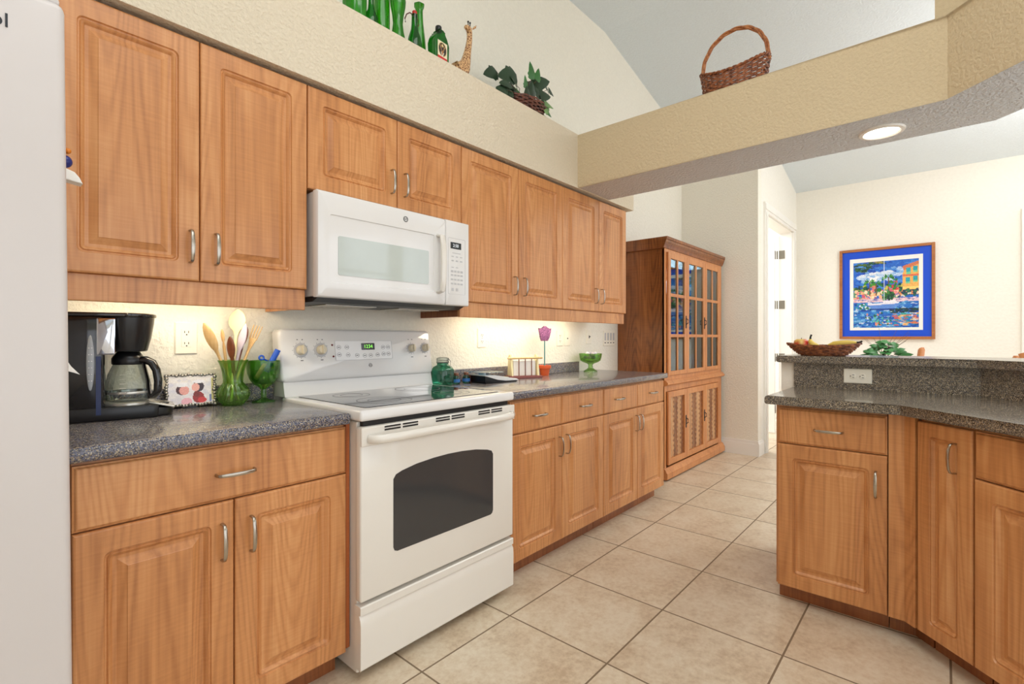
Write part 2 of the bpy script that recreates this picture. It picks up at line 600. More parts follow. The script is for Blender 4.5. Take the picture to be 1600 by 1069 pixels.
def solo(name, bm, mat, label, cat, group=None, smooth=None, origin=None):
    """a thing that is one mesh"""
    bmesh.ops.recalc_face_normals(bm, faces=bm.faces)
    if origin is None:
        xs = [v.co for v in bm.verts]
        origin = Vector((sum(v.x for v in xs) / len(xs), sum(v.y for v in xs) / len(xs), min(v.z for v in xs)))
    bmesh.ops.translate(bm, vec=-Vector(origin), verts=bm.verts)
    me = bpy.data.meshes.new(name)
    bm.to_mesh(me)
    bm.free()
    for mm in (mat if isinstance(mat, (list, tuple)) else [mat]):
        me.materials.append(mm)
    o = bpy.data.objects.new(name, me)
    o.location = origin
    COL.objects.link(o)
    WM[o.name] = Matrix.Translation(origin)
    shade(me, smooth)
    o['label'] = label
    o['category'] = cat
    if group:
        o['group'] = group
    return o


def struct(name, bm, mat, label=None, cat=None, smooth=None, parent=None):
    bmesh.ops.recalc_face_normals(bm, faces=bm.faces)
    me = bpy.data.meshes.new(name)
    bm.to_mesh(me)
    bm.free()
    me.materials.append(mat)
    o = bpy.data.objects.new(name, me)
    COL.objects.link(o)
    WM[o.name] = Matrix.Identity(4)
    shade(me, smooth)
    if parent:
        o.parent = parent
    else:
        o['kind'] = 'structure'
        if label:
            o['label'] = label
            o['category'] = cat or 'wall'
    return o


def BM():
    return bmesh.new()


def mbox(*a, **k):
    b = BM()
    box(b, *a, **k)
    return b


def canvas(bm, arr, M4, depth_y=0.0):
    """flat picture made of coloured cells; arr rows from the top; M4 maps unit square (u right, v up) to place"""
    h, w = arr.shape[:2]
    lay = bm.loops.layers.float_color.new('Col')
    V = [[bm.verts.new(M4 @ Vector((i / w, 0, 1 - j / h))) for i in range(w + 1)] for j in range(h + 1)]
    for j in range(h):
        for i in range(w):
            f = bm.faces.new([V[j + 1][i], V[j + 1][i + 1], V[j][i + 1], V[j][i]])
            c = lin(arr[j, i] * 255.0)
            for l in f.loops:
                l[lay] = c


class Painter:
    def __init__(s, w, h, bg):
        s.a = np.zeros((h, w, 3))
        s.a[:] = np.array(bg) / 255.0
        s.w, s.h = w, h
        yy, xx = np.mgrid[0:h, 0:w]
        s.x = (xx + 0.5) / w
        s.y = (yy + 0.5) / h
        s.rng = np.random.RandomState(5)

    def put(s, mask, c, al=1.0):
        s.a[mask] = s.a[mask] * (1 - al) + np.array(c) / 255.0 * al

    def rect(s, x0, y0, x1, y1, c, al=1.0):
        s.put((s.x >= x0) & (s.x < x1) & (s.y >= y0) & (s.y < y1), c, al)

    def ell(s, cx, cy, rx, ry, c, al=1.0):
        s.put(((s.x - cx) / rx) ** 2 + ((s.y - cy) / ry) ** 2 < 1, c, al)

    def poly(s, pts, c, al=1.0):
        ins = np.zeros_like(s.x, bool)
        n = len(pts)
        for i in range(n):
            (x0, y0), (x1, y1) = pts[i], pts[(i + 1) % n]
            cond = (y0 > s.y) != (y1 > s.y)
            xi = (x1 - x0) * (s.y - y0) / (y1 - y0 + 1e-9) + x0
            ins ^= cond & (s.x < xi)
        s.put(ins, c, al)

    def dabs(s, x0, y0, x1, y1, n, cols, r=0.02, al=0.9, ax=1.0):
        for _ in range(n):
            cx, cy = s.rng.uniform(x0, x1), s.rng.uniform(y0, y1)
            k = s.rng.uniform(0.5, 1.3) * r
            s.ell(cx, cy, k * ax, k / ax, cols[s.rng.randint(len(cols))], al)

    def noise(s, amt):
        s.a = np.clip(s.a + s.rng.uniform(-amt, amt, (s.h, s.w, 1)), 0, 1)


# ------------------------------------------------------------------ the setting
def CZ(x):
    return 3.747 if x <= 3.65 else 3.747 - 0.236 * (x - 3.65)


WY = 2.15      # face of the wall behind the cabinets
b = BM(); box(b, -1.7, 9.0, -4.6, 4.2, -0.06, 0.0)
struct('floor', b, M['floor'], 'square beige ceramic floor tiles with darker grout', 'floor')

xs = [-1.7, 3.65, 7.07]
b = BM(); prism(b, [(x, CZ(x)) for x in xs] + [(x, CZ(x) + 0.1) for x in xs[::-1]], -4.6, 2.27, axis='y')
struct('ceiling', b, M['ceiling'], 'vaulted pale textured ceiling above the beam', 'ceiling')

b = BM(); prism(b, [(-1.7, 0), (5.27, 0), (5.27, CZ(5.27)), (3.65, CZ(3.65)), (-1.7, CZ(0))], WY, WY + 0.12, axis='y')
struct('wall_left', b, M['wall'], 'textured cream wall behind the cabinet run', 'wall')

b = BM(); prism(b, [(5.27, 0), (5.39, 0), (5.39, CZ(5.39)), (5.27, CZ(5.27))], 1.38, WY + 0.12, axis='y')
struct('wall_end', b, M['wall'], 'cream wall stub beside the hutch', 'wall')

DX0, DX1, DZ = 5.56, 6.72, 2.455
b = BM()
prism(b, [(5.39, 0), (DX0, 0), (DX0, CZ(DX0)), (5.39, CZ(5.39))], 1.38, 1.50, axis='y')
prism(b, [(DX1, 0), (6.95, 0), (6.95, CZ(6.95)), (DX1, CZ(DX1))], 1.38, 1.50, axis='y')
prism(b, [(DX0, DZ), (DX1, DZ), (DX1, CZ(DX1)), (DX0, CZ(DX0))], 1.38, 1.50, axis='y')
struct('wall_doorway', b, M['wall_smooth'], 'white wall with the open doorway', 'wall')

b = BM()
box(b, 6.95, 7.07, -0.66, 1.5, 0, CZ(6.95))
box(b, 6.95, 7.07, -2.6, -0.66, 2.36, CZ(6.95))
box(b, 6.95, 7.07, -4.6, -2.6, 0, CZ(6.95))
struct('wall_far', b, M['wall_smooth'], 'pale cream dining wall with the framed picture', 'wall')

b = BM()
for y0, y1 in ((-0.66, -0.575), (-2.685, -2.6)):
    box(b, 6.925, 6.95, y0, y1, 0, 2.44, 0.004)
box(b, 6.925, 6.95, -2.6, -0.66, 2.36, 2.44, 0.004)
for y0, y1 in ((-0.72, -0.661), (-2.599, -2.54), (-1.66, -1.60)):
    box(b, 6.98, 7.03, y0, y1, 0.0, 2.355)
box(b, 6.98, 7.03, -2.54, -0.72, 0.0, 0.07)
box(b, 6.98, 7.03, -2.54, -0.72, 2.29, 2.355)
win = struct('window_1', b, M['trim'], 'tall white framed window at the edge of the dining wall', 'window')
b = BM(); box(b, 7.0, 7.006, -2.54, -0.72, 0.07, 2.29)
struct('glass_pane', b, M['glass'], parent=win)

b = BM()
box(b, -1.82, -1.7, -1.3, 2.27, 0, 3.75); box(b, -1.82, -1.7, -4.6, -3.6, 0, 3.75)
box(b, -1.82, -1.7, -3.6, -1.3, 0, 0.9); box(b, -1.82, -1.7, -3.6, -1.3, 2.5, 3.75)
struct('wall_kitchen', b, M['wall'], 'cream wall beyond the refrigerator', 'wall')

b = BM(); box(b, 5.0, 9.0, 4.0, 4.1, 0, 3.0); box(b, 8.9, 9.0, 1.5, 4.0, 0, 3.0)
struct('wall_hall', b, M['wall_smooth'], 'white hall wall beyond the doorway', 'wall')

# soffit over the cabinets and the beam it turns into
b = BM(); prism(b, [(1.80, 2.150), (WY, 2.150), (WY, 2.50), (1.80, 2.50)], -1.7, 3.495, bev=0.012, seg=3, axis='x')
struct('wall_soffit', b, M['soffit'], 'cream textured soffit above the wall cabinets carrying the bottle collection', 'soffit', smooth=40)
b = BM()
L = 1.9
front = [(2.713, 1.803), (2.722, -0.012)]
e0 = (2.722 - L * 0.7071, -0.012 - L * 0.7071)
back = [(3.125, -0.178), (3.115, 1.803)]
e1 = (3.125 - (L - 0.17) * 0.7071, -0.178 - (L - 0.17) * 0.7071)
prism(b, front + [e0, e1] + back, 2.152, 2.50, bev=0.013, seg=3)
bo = struct('wall_beam', b, M['beam'], 'textured beam, warm shade tinted in, with a bend crossing above the breakfast bar', 'beam', smooth=35)
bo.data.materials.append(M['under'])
for f in bo.data.polygons:          # underside recoloured to carry the light it gets, not a second paint
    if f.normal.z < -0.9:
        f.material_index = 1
b = BM(); prism(b, [(2.90, 0.03), (2.90, -0.13), (2.3, -0.73), (2.43, -0.86), (3.11, -0.18), (3.11, 0.03)], 2.498, CZ(3.0) + 0.01)
struct('wall_column', b, M['beam'], 'wall with warm shade tinted in, rising from the top of the beam', 'wall')

# half wall under the bar
PK = 3.112     # riser line x - y on the angled side
b = BM()
prism(b, [(2.987, 0.665), (2.987, -0.125), (2.20, -0.912), (2.285, -0.997), (3.105, -0.177), (3.105, 0.665)], 0, 1.040)
struct('wall_peninsula', b, M['wall_smooth'], 'cream half wall carrying the raised bar', 'wall')

b = BM()
for q in (-3.57, -2.45, -1.33):
    box(b, -1.79, -1.73, q - 0.03, q + 0.03, 0.9, 2.5)
for z in (0.93, 2.47):
    box(b, -1.785, -1.735, -3.54, -2.48, z - 0.03, z + 0.03); box(b, -1.785, -1.735, -2.42, -1.36, z - 0.03, z + 0.03)
struct('window_5', b, M['trim'], 'white framed window added beyond the refrigerator to let light in', 'window')  # unseen window added to throw light on the peninsula
# window wall behind the camera
b = BM()
box(b, -1.7, 7.07, -4.72, -4.6, 3.25, 3.75)
for xa, xb in ((-1.82, -1.45), (0.85, 1.15), (3.35, 3.65), (5.75, 6.0), (6.8, 7.07)):
    box(b, xa, xb, -4.72, -4.6, 0, 3.25)
struct('wall_back', b, M['wall_smooth'], 'wall of tall windows behind the camera', 'wall')
for i, (xa, xb) in enumerate(((-1.45, 0.85), (1.15, 3.35), (3.65, 5.75))):
    b = BM()
    xm = (xa + xb) / 2
    for q in (xa + 0.025, xm, xb - 0.025):
        box(b, q - 0.025, q + 0.025, -4.69, -4.63, 0.0, 3.249)
    for z in (0.03, 2.4, 3.22):
        box(b, xa + 0.05, xm - 0.025, -4.685, -4.635, z - 0.025, z + 0.025); box(b, xm + 0.025, xb - 0.05, -4.685, -4.635, z - 0.025, z + 0.025)
    struct('window_%d' % (i + 2), b, M['trim'], 'white framed window behind the camera', 'window')

# baseboards and door trim
b = BM()
prism(b, [(1.365, 0), (1.38, 0), (1.38, 0.15), (1.374, 0.15), (1.370, 0.125), (1.365, 0.12)], 5.255, 5.44, axis='x')
box(b, 5.255, 5.27, 1.38, WY, 0, 0.12)
box(b, 5.262, 5.27, 1.38, WY, 0.12, 0.15)
struct('baseboard_end', b, M['trim'], 'white baseboard at the foot of the wall stub', 'baseboard')
b = BM(); box(b, 6.93, 6.95, -0.57, 1.36, 0, 0.14, 0.004)
struct('baseboard_far', b, M['trim'], 'white baseboard along the dining wall', 'baseboard')
b = BM()
for x0, x1 in ((DX0 - 0.105, DX0 + 0.005), (DX1 - 0.005, DX1 + 0.105)):
    box(b, x0, x1, 1.358, 1.3799, 0, DZ - 0.006)
    box(b, x0 + 0.03, x1 - 0.03, 1.350, 1.3579, 0, DZ - 0.006)
box(b, DX0 - 0.105, DX1 + 0.105, 1.358, 1.3799, DZ - 0.005, DZ + 0.10)
box(b, DX0 - 0.105, DX1 + 0.105, 1.350, 1.3579, DZ + 0.025, DZ + 0.075)
box(b, DX0, DX0 + 0.015, 1.38, 1.52, 0, DZ)
box(b, DX1 - 0.015, DX1, 1.38, 1.52, 0, DZ)
box(b, DX0, DX1, 1.38, 1.52, DZ - 0.015, DZ)
struct('trim_1', b, M['trim'], 'white door casing around the doorway', 'trim')

# open door leaf in the hall
b = BM(); box(b, 6.655, 6.693, 1.555, 2.47, 0.012, 2.435, 0.003)
for r in range(4):
    for c in range(2):
        y0 = 1.67 + c * 0.40
        z0 = 0.20 + r * 0.55
        prism(b, [(y0, z0), (y0 + 0.31, z0), (y0 + 0.31, z0 + 0.44), (y0, z0 + 0.44)], 6.647, 6.655, bev=0.004, axis='x')
door = struct('door_1', b, M['trim'], 'white panelled door standing open in the doorway', 'door')
for z in (0.30, 0.93, 1.575, 2.185):
    b = BM()
    box(b, 6.664, 6.6945, 1.549, 1.5548, z - 0.05, z + 0.05, 0.001)
    box(b, 6.699, 6.705, 1.455, 1.519, z - 0.05, z + 0.05, 0.001)
    lathe(b, [(0.008, -0.05), (0.008, 0.05)], 6.698, 1.536, z, 10)
    struct('hinge', b, M['hinge'], parent=door)

# recessed lamp in the beam
t = thing('recessed_ceiling_light', 'round white recessed light glowing in the underside of the beam', 'ceiling light', (2.925, 0.222, 2.152))
b = BM(); lathe(b, [(0.066, 0.004), (0.067, -0.004), (0.074, -0.010), (0.088, -0.008), (0.092, 0.0), (0.092, 0.004)], 2.925, 0.222, 2.152, 36, close=False)
part('trim_ring', b, M['trim'], t, smooth=40)
b = BM(); lathe(b, [(0.0665, -0.001), (0.0665, -0.003), (0.03, -0.0045), (0.001, -0.005)], 2.925, 0.222, 2.152, 36)
part('lens', b, M['lens'], t, smooth=40)


# ------------------------------------------------------------------ cabinets
def pull(parent, x, z, orient='v', y=0.0):
    L = 0.102
    prof = [(-0.5, 0.0), (-0.5, -0.014), (-0.47, -0.022), (-0.38, -0.0265), (-0.2, -0.030), (0, -0.031),
            (0.2, -0.030), (0.38, -0.0265), (0.47, -0.022), (0.5, -0.014), (0.5, 0.0)]
    ws = [0.005, 0.0045, 0.0045, 0.005, 0.0056, 0.006, 0.0056, 0.005, 0.0045, 0.0045, 0.005]
    b = BM()
    if orient == 'v':
        sweep(b, [(x, y + d, z + s * L) for s, d in prof], ws, [0.003] * 11, ref=(1, 0, 0), seg=8, sq=0.7)
    else:
        sweep(b, [(x + s * L, y + d, z) for s, d in prof], ws, [0.003] * 11, ref=(0, 0, 1), seg=8, sq=0.7)
    return part('handle', b, M['nickel'], parent, local=True, smooth=50)


def cabinet(name, label, org, rotz, W, D, z0, z1, fronts, toe=False, group=None, side_mat='wood'):
    t = thing(name, label, 'cabinet', (org[0], org[1], 0), rotz, group)
    b = BM(); box(b, 0.001, W - 0.001, 0.0195, D, z0, z1, 0.001, 1)
    part('body', b, M[side_mat], t, local=True)
    if toe:
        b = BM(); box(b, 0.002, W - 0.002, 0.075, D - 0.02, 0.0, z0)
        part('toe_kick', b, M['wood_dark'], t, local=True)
    for kind, x0, x1, a, c, h in fronts:
        b = BM()
        (raised_door if kind == 'door' else slab_front)(b, x0, x1, a, c)
        d = part(kind, b, M['wood'], t, local=True)
        if h:
            pull(d, h[1], h[2], h[0])
    return t


G = 0.0015
UY, UD = 1.82, 0.327
UZ0, UZ1 = 1.3546, 2.134
# wall cabinets -------------------------------------------------------
x0 = 0.18
wc1 = cabinet('wall_cabinet', 'tall two-door maple wall cabinet above the coffee maker beside the refrigerator', (x0, UY), 0, 0.7235, UD, UZ0, UZ1,
              [('door', G, 0.3633 - G, UZ0, UZ1, ('v', 0.515 - x0, 1.464)), ('door', 0.3633 + G, 0.7235 - G, UZ0, UZ1, ('v', 0.589 - x0, 1.464))],
              group='maple wall cabinets')
b = BM(); box(b, 0.18, 0.9005, 1.8335, 1.852, 1.276, 1.3545, 0.003); box(b, 0.882, 0.900, 1.852, 2.145, 1.28, 1.3545)
part('light_rail', b, M['wood'], wc1)
x0 = 0.904
cabinet('wall_cabinet', 'short two-door maple wall cabinet directly above the microwave', (x0, UY), 0, 0.795, UD, 1.742, UZ1,
        [('door', G, 0.4095 - G, 1.742, UZ1, ('v', 1.281 - x0, 1.853)), ('door', 0.4095 + G, 0.795 - G, 1.742, UZ1, ('v', 1.351 - x0, 1.853))],
        group='maple wall cabinets')
x0 = 1.700
cabinet('wall_cabinet', 'two-door maple wall cabinet just right of the microwave', (x0, UY), 0, 0.872, UD, UZ0, UZ1,
        [('door', G, 0.4414 - G, UZ0, UZ1, ('v', 2.100 - x0, 1.463)), ('door', 0.4414 + G, 0.872 - G, UZ0, UZ1, ('v', 2.185 - x0, 1.463))],
        group='maple wall cabinets')
x0 = 2.572
cabinet('wall_cabinet', 'two-door maple wall cabinet at the hutch end of the row', (x0, UY), 0, 0.8336, UD, UZ0, UZ1,
        [('door', G, 0.4407 - G, UZ0, UZ1, ('v', 2.957 - x0, 1.461)), ('door', 0.4407 + G, 0.8336 - G, UZ0, UZ1, ('v', 3.037 - x0, 1.461))],
        group='maple wall cabinets')
t = thing('light_rail', 'maple light rail under the two wall cabinets right of the microwave', 'cabinet trim', (2.55, 1.84, 1.276))
b = BM(); box(b, 1.700, 3.395, 1.8335, 1.852, 1.276, 1.3545, 0.003)
part('front_board', b, M['wood'], t)
b = BM(); box(b, 1.701, 1.719, 1.852, 2.147, 1.278, 1.3545)
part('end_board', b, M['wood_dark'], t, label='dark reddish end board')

# lamps under the wall cabinets
for xa, xb, lab in ((0.25, 0.80, 'slim under-cabinet lamp above the coffee maker'), (1.95, 3.10, 'slim under-cabinet lamp above the tulip ornament')):
    t = thing('under_cabinet_lamp', lab, 'lamp', ((xa + xb) / 2, 1.95, UZ0))
    b = BM(); box(b, xa, xb, 1.92, 1.99, UZ0 - 0.02, UZ0 - 0.0005, 0.003)
    part('housing', b, M['trim'], t)
    b = BM(); box(b, xa + 0.02, xb - 0.02, 1.935, 1.975, UZ0 - 0.026, UZ0 - 0.0205, 0.002)
    part('diffuser', b, M['lens'], t)
    area_light('under_cabinet_glow', ((xa + xb) / 2, 1.955, UZ0 - 0.03), (0.35, 0, 0), xb - xa, 2.1 * (xb - xa), (1.0, 0.88, 0.62), 0.07)

# base cabinets -------------------------------------------------------
BY, BD = 1.545, 0.60
Z0, ZM, ZD, Z1 = 0.090, 0.7035, 0.7075, 0.865
x0 = 0.194
bc = cabinet('base_cabinet', 'maple base cabinet with one wide drawer over two doors, left of the range', (x0, BY), 0, 0.712, BD, Z0, 0.8755,
             [('drawer', G, 0.712 - G, ZD, Z1, ('h', 0.551 - x0, 0.783)),
              ('door', G, 0.3553 - G, Z0, ZM, ('v', 0.516 - x0, 0.591)), ('door', 0.3553 + G, 0.712 - G, Z0, ZM, ('v', 0.594 - x0, 0.593))],
             toe=True, group='maple base cabinets')
b = BM(); box(b, 0.9065, 0.920, 1.551, 2.12, Z0 + 0.01, 0.874, 0.001)
part('end_panel', b, M['edge'], bc, label='orange-brown end panel')
x0 = 1.76
cabinet('base_cabinet', 'maple base cabinet with two drawers over two doors, right of the range', (x0, BY), 0, 0.850, BD, Z0, 0.8755,
        [('drawer', G, 0.4185 - G, ZD, Z1, ('h', 1.975 - x0, 0.783)), ('drawer', 0.4185 + G, 0.850 - G, ZD, Z1, ('h', 2.400 - x0, 0.786)),
         ('door', G, 0.4185 - G, Z0, ZM, ('v', 2.150 - x0, 0.592)), ('door', 0.4185 + G, 0.850 - G, Z0, ZM, ('v', 2.215 - x0, 0.596))],
        toe=True, group='maple base cabinets')
x0 = 2.6105
cabinet('base_cabinet', 'maple base cabinet with two drawers over two doors, next to the hutch', (x0, BY), 0, 0.8525, BD, Z0, 0.8755,
        [('drawer', G, 0.4348 - G, ZD, Z1, ('h', 2.790 - x0, 0.788)), ('drawer', 0.4348 + G, 0.8525 - G, ZD, Z1, ('h', 3.268 - x0, 0.788)),
         ('door', G, 0.4348 - G, Z0, ZM, ('v', 3.020 - x0, 0.604)), ('door', 0.4348 + G, 0.8525 - G, Z0, ZM, ('v', 3.077 - x0, 0.604))],
        toe=True, group='maple base cabinets')

# worktops
t = thing('worktop', 'speckled worktop tinted for cool light, left of the range under the coffee maker', 'countertop', (0.52, 1.83, 0.876))
b = BM(); box(b, 0.160, 0.911, 1.522, 2.1485, 0.876, 0.914, 0.010, 3)
part('slab', b, M['counter'], t, smooth=40)
b = BM(); box(b, 0.160, 0.911, 2.131, 2.1490, 0.9135, 0.985, 0.003)
part('backsplash', b, M['counter'], t)
t = thing('worktop', 'long speckled worktop tinted for cool light, between the range and the hutch', 'countertop', (2.58, 1.83, 0.876))
b = BM(); box(b, 1.700, 3.486, 1.522, 2.1485, 0.876, 0.914, 0.010, 3)
part('slab', b, M['counter'], t, smooth=40)
b = BM(); box(b, 1.700, 3.235, 2.131, 2.1490, 0.9135, 0.988, 0.003)
part('backsplash', b, M['counter'], t)

# peninsula -----------------------------------------------------------
px = 2.43
cabinet('base_cabinet', 'maple cabinet with one drawer over one door at the open end of the bar counter', (px, 0.566), -PI / 2, 0.401, 0.53, 0.078, 0.8755,
        [('drawer', 0.010, 0.399, 0.7085, 0.862, ('h', 0.203, 0.780)), ('door', 0.010, 0.399, 0.078, 0.7045, ('v', 0.363, 0.589))],
        toe=True, group='bar counter cabinets')
t = thing('filler_panel', 'narrow bent maple filler panel between two bar counter cabinets', 'cabinet panel', (2.43, 0.12, 0))
b = BM(); prism(b, [(2.431, 0.163), (2.431, 0.114), (2.399, 0.082), (2.411, 0.070), (2.448, 0.107), (2.448, 0.163)], 0.078, 0.8755)
part('bent_board', b, M['wood'], t)
b = BM(); prism(b, [(2.506, 0.164), (2.506, 0.082), (2.452, 0.028), (2.462, 0.018), (2.52, 0.076), (2.52, 0.164)], 0.0, 0.078)
part('toe_kick', b, M['wood_dark'], t)
o45 = (2.3945, 0.0775)
cabinet('base_cabinet', 'narrow full-height maple door cabinet on the angled side of the bar counter', o45, math.radians(225), 0.2105, 0.26, 0.078, 0.8755,
        [('door', G, 0.2105 - G, 0.078, 0.861, ('v', 0.154, 0.755))], toe=True, group='bar counter cabinets')
o46 = (o45[0] - 0.2115 * 0.7071, o45[1] - 0.2115 * 0.7071)
cabinet('base_cabinet', 'maple drawer and door cabinet cut by the right edge of the picture', o46, math.radians(225), 0.46, 0.50, 0.078, 0.8755,
        [('drawer', G + 0.003, 0.457, 0.7075, 0.861, ('h', 0.23, 0.783)), ('door', G + 0.003, 0.457, 0.078, 0.7025, ('v', 0.42, 0.59))],
        toe=True, group='bar counter cabinets')

t = thing('bar_worktop', 'speckled worktop tinted for warm light, bending round the peninsula', 'countertop', (2.7, 0.2, 0.876))
b = BM(); prism(b, [(2.40, 0.602), (2.40, 0.1254), (1.70, -0.5746), (2.1187, -0.9932), (2.985, -0.127), (2.985, 0.602)], 0.876, 0.914, bev=0.010, seg=3)
part('slab', b, M['counter_warm_lit'], t, smooth=40)
b = BM(); prism(b, [(2.972, 0.602), (2.972, -0.1216), (2.13, -0.9636), (2.139, -0.9725), (2.9855, -0.1265), (2.9855, 0.602)], 0.9135, 1.0395)
part('riser', b, M['counter_warm_lit'], t)
t = thing('breakfast_counter', 'raised speckled bar top tinted for warm light, holding the fruit basket', 'countertop', (3.13, 0.2, 1.0405))
b = BM(); prism(b, [(2.94, 0.680), (2.94, -0.1084), (2.15, -0.8984), (2.4187, -1.1671), (3.32, -0.2658), (3.32, 0.680)], 1.0405, 1.0765, bev=0.010, seg=3)
part('slab', b, M['counter_warm_lit'], t, smooth=40)


# ------------------------------------------------------------------ refrigerator
t = thing('refrigerator', 'tall white refrigerator door at the left edge of the kitchen', 'refrigerator', (-0.30, 1.6, 0.0))
b = BM(); box(b, -0.75, 0.148, 1.262, 2.08, 0.02, 1.765, 0.006)
part('body', b, M['fridge'], t)
b = BM(); box(b, -0.298, 0.158, 1.200, 1.258, 0.06, 1.772, 0.014, 4)
part('door', b, M['fridge'], t, smooth=40)
b = BM(); box(b, -0.75, -0.302, 1.200, 1.258, 0.06, 1.772, 0.014, 4)
part('door', b, M['fridge'], t, smooth=40)
b = BM(); box(b, -0.74, 0.14, 1.24, 1.262, 0.0, 0.056, 0.003)
part('kick_grille', b, M['darkgrey'], t)
b = BM(); box(b, 0.10, 0.152, 1.215, 1.30, 1.7725, 1.785, 0.004)
part('hinge_cover', b, M['fridge'], t)
b = BM(); text_bm(b, 'ol', 0.034, front_m(0.0862, 1.1992, 1.706), 'RIGHT')
part('lettering', b, M['darkgrey'], t)
for xh in (-0.27, -0.33):
    b = BM(); sweep(b, [(xh, 1.20, 0.75), (xh, 1.165, 0.77), (xh, 1.155, 1.1), (xh, 1.165, 1.43), (xh, 1.20, 1.45)], 0.012, 0.009, ref=(1, 0, 0))
    part('handle', b, M['fridge'], t, smooth=50)
t.rotation_euler = (0, math.radians(-0.5), 0)

t = thing('fridge_magnet', 'white flap magnet with a blue ball poking out from the refrigerator side', 'magnet', (0.145, 1.36, 1.515))
b = BM(); prism(b, [(0.141, 1.497), (0.187, 1.490), (0.182, 1.502), (0.174, 1.512), (0.160, 1.517), (0.141, 1.518)], 1.345, 1.375, bev=0.002, axis='y')
part('flap', b, M['trim'], t)
b = BM(); ball(b, (0.160, 1.36, 1.5335), 0.013)
part('ball', b, plain('navy_plastic', (30, 40, 120), 0.25), t, smooth=180)
b = BM(); ball(b, (0.165, 1.36, 1.556), 0.006, u=10, v=6)
part('bead', b, plain('orange_plastic', (226, 130, 30), 0.4), t, smooth=180)
t = thing('paper_note', 'small white paper corner poking out from the refrigerator side', 'paper', (0.145, 1.36, 1.10))
b = BM(); prism(b, [(0.150, 1.155), (0.158, 1.135), (0.170, 1.112), (0.184, 1.094), (0.176, 1.098), (0.150, 1.108)], 1.357, 1.3585, axis='y')
part('sheet', b, M['trim'], t)


# ------------------------------------------------------------------ range
def ge_logo(parent, x, y, z, r, tilt=0.0, mat='grey'):
    b = BM()
    mt = Matrix.Translation((x, y, z)) @ Matrix.Rotation(PI / 2 + tilt, 4, 'X')
    n0 = 36
    for r0, r1, h in ((r * 0.84, r, 0.0006), (r * 0.66, r * 0.74, 0.0006)):
        A = [[b.verts.new(mt @ Vector((rr * math.cos(2 * PI * i / n0), rr * math.sin(2 * PI * i / n0), hh))) for i in range(n0)] for rr, hh in ((r0, 0), (r0, h), (r1, h), (r1, 0))]
        for p, q in zip(A, A[1:]):
            for i in range(n0):
                b.faces.new([p[i], p[(i + 1) % n0], q[(i + 1) % n0], q[i]])
    text_bm(b, 'GE', r * 0.95, mt)
    part('logo', b, M[mat], parent)


RX0, RX1 = 0.924, 1.690
t = thing('range', 'white freestanding electric range with a black glass cooktop', 'stove', ((RX0 + RX1) / 2, 1.8, 0.0))
b = BM(); box(b, RX0, RX1, 1.512, 2.12, 0.022, 0.884, 0.004)
for fx in (RX0 + 0.05, RX1 - 0.05):
    for fy in (1.58, 2.06):
        lathe(b, [(0.018, 0.0), (0.018, 0.022)], fx, fy, 0, 12)
part('body', b, M['bisque'], t)
b = BM(); box(b, RX0 + 0.012, RX1 - 0.012, 1.492, 1.514, 0.868, 0.888)
part('gap_shadow_strip', b, M['slot'], t)
b = BM(); box(b, 0.9115, 1.699, 1.468, 2.06, 0.888, 0.926, 0.010, 3)
part('cooktop', b, M['appl'], t, smooth=40)
b = BM(); prism(b, rrect(0.958, 1.650, 1.515, 2.02, 0.015), 0.9262, 0.9285, bev=0.001)
gt = part('glass_top', b, M['cooktop'], t)
for cx, cy, r in ((1.13, 1.65, 0.105), (1.13, 1.89, 0.075), (1.48, 1.65, 0.08), (1.48, 1.89, 0.105)):
    b = BM()
    for rr in (r, r * 0.6):
        sweep(b, [(cx + rr * math.cos(a * PI / 24), cy + rr * math.sin(a * PI / 24), 0.9286) for a in range(48)], 0.0004, 0.0015, seg=4, closed=True)
    part('burner_ring', b, M['grey'], gt)
# back guard
BT = -0.149


def bgy(z):
    return 2.040 + (z - 0.985) * 0.15


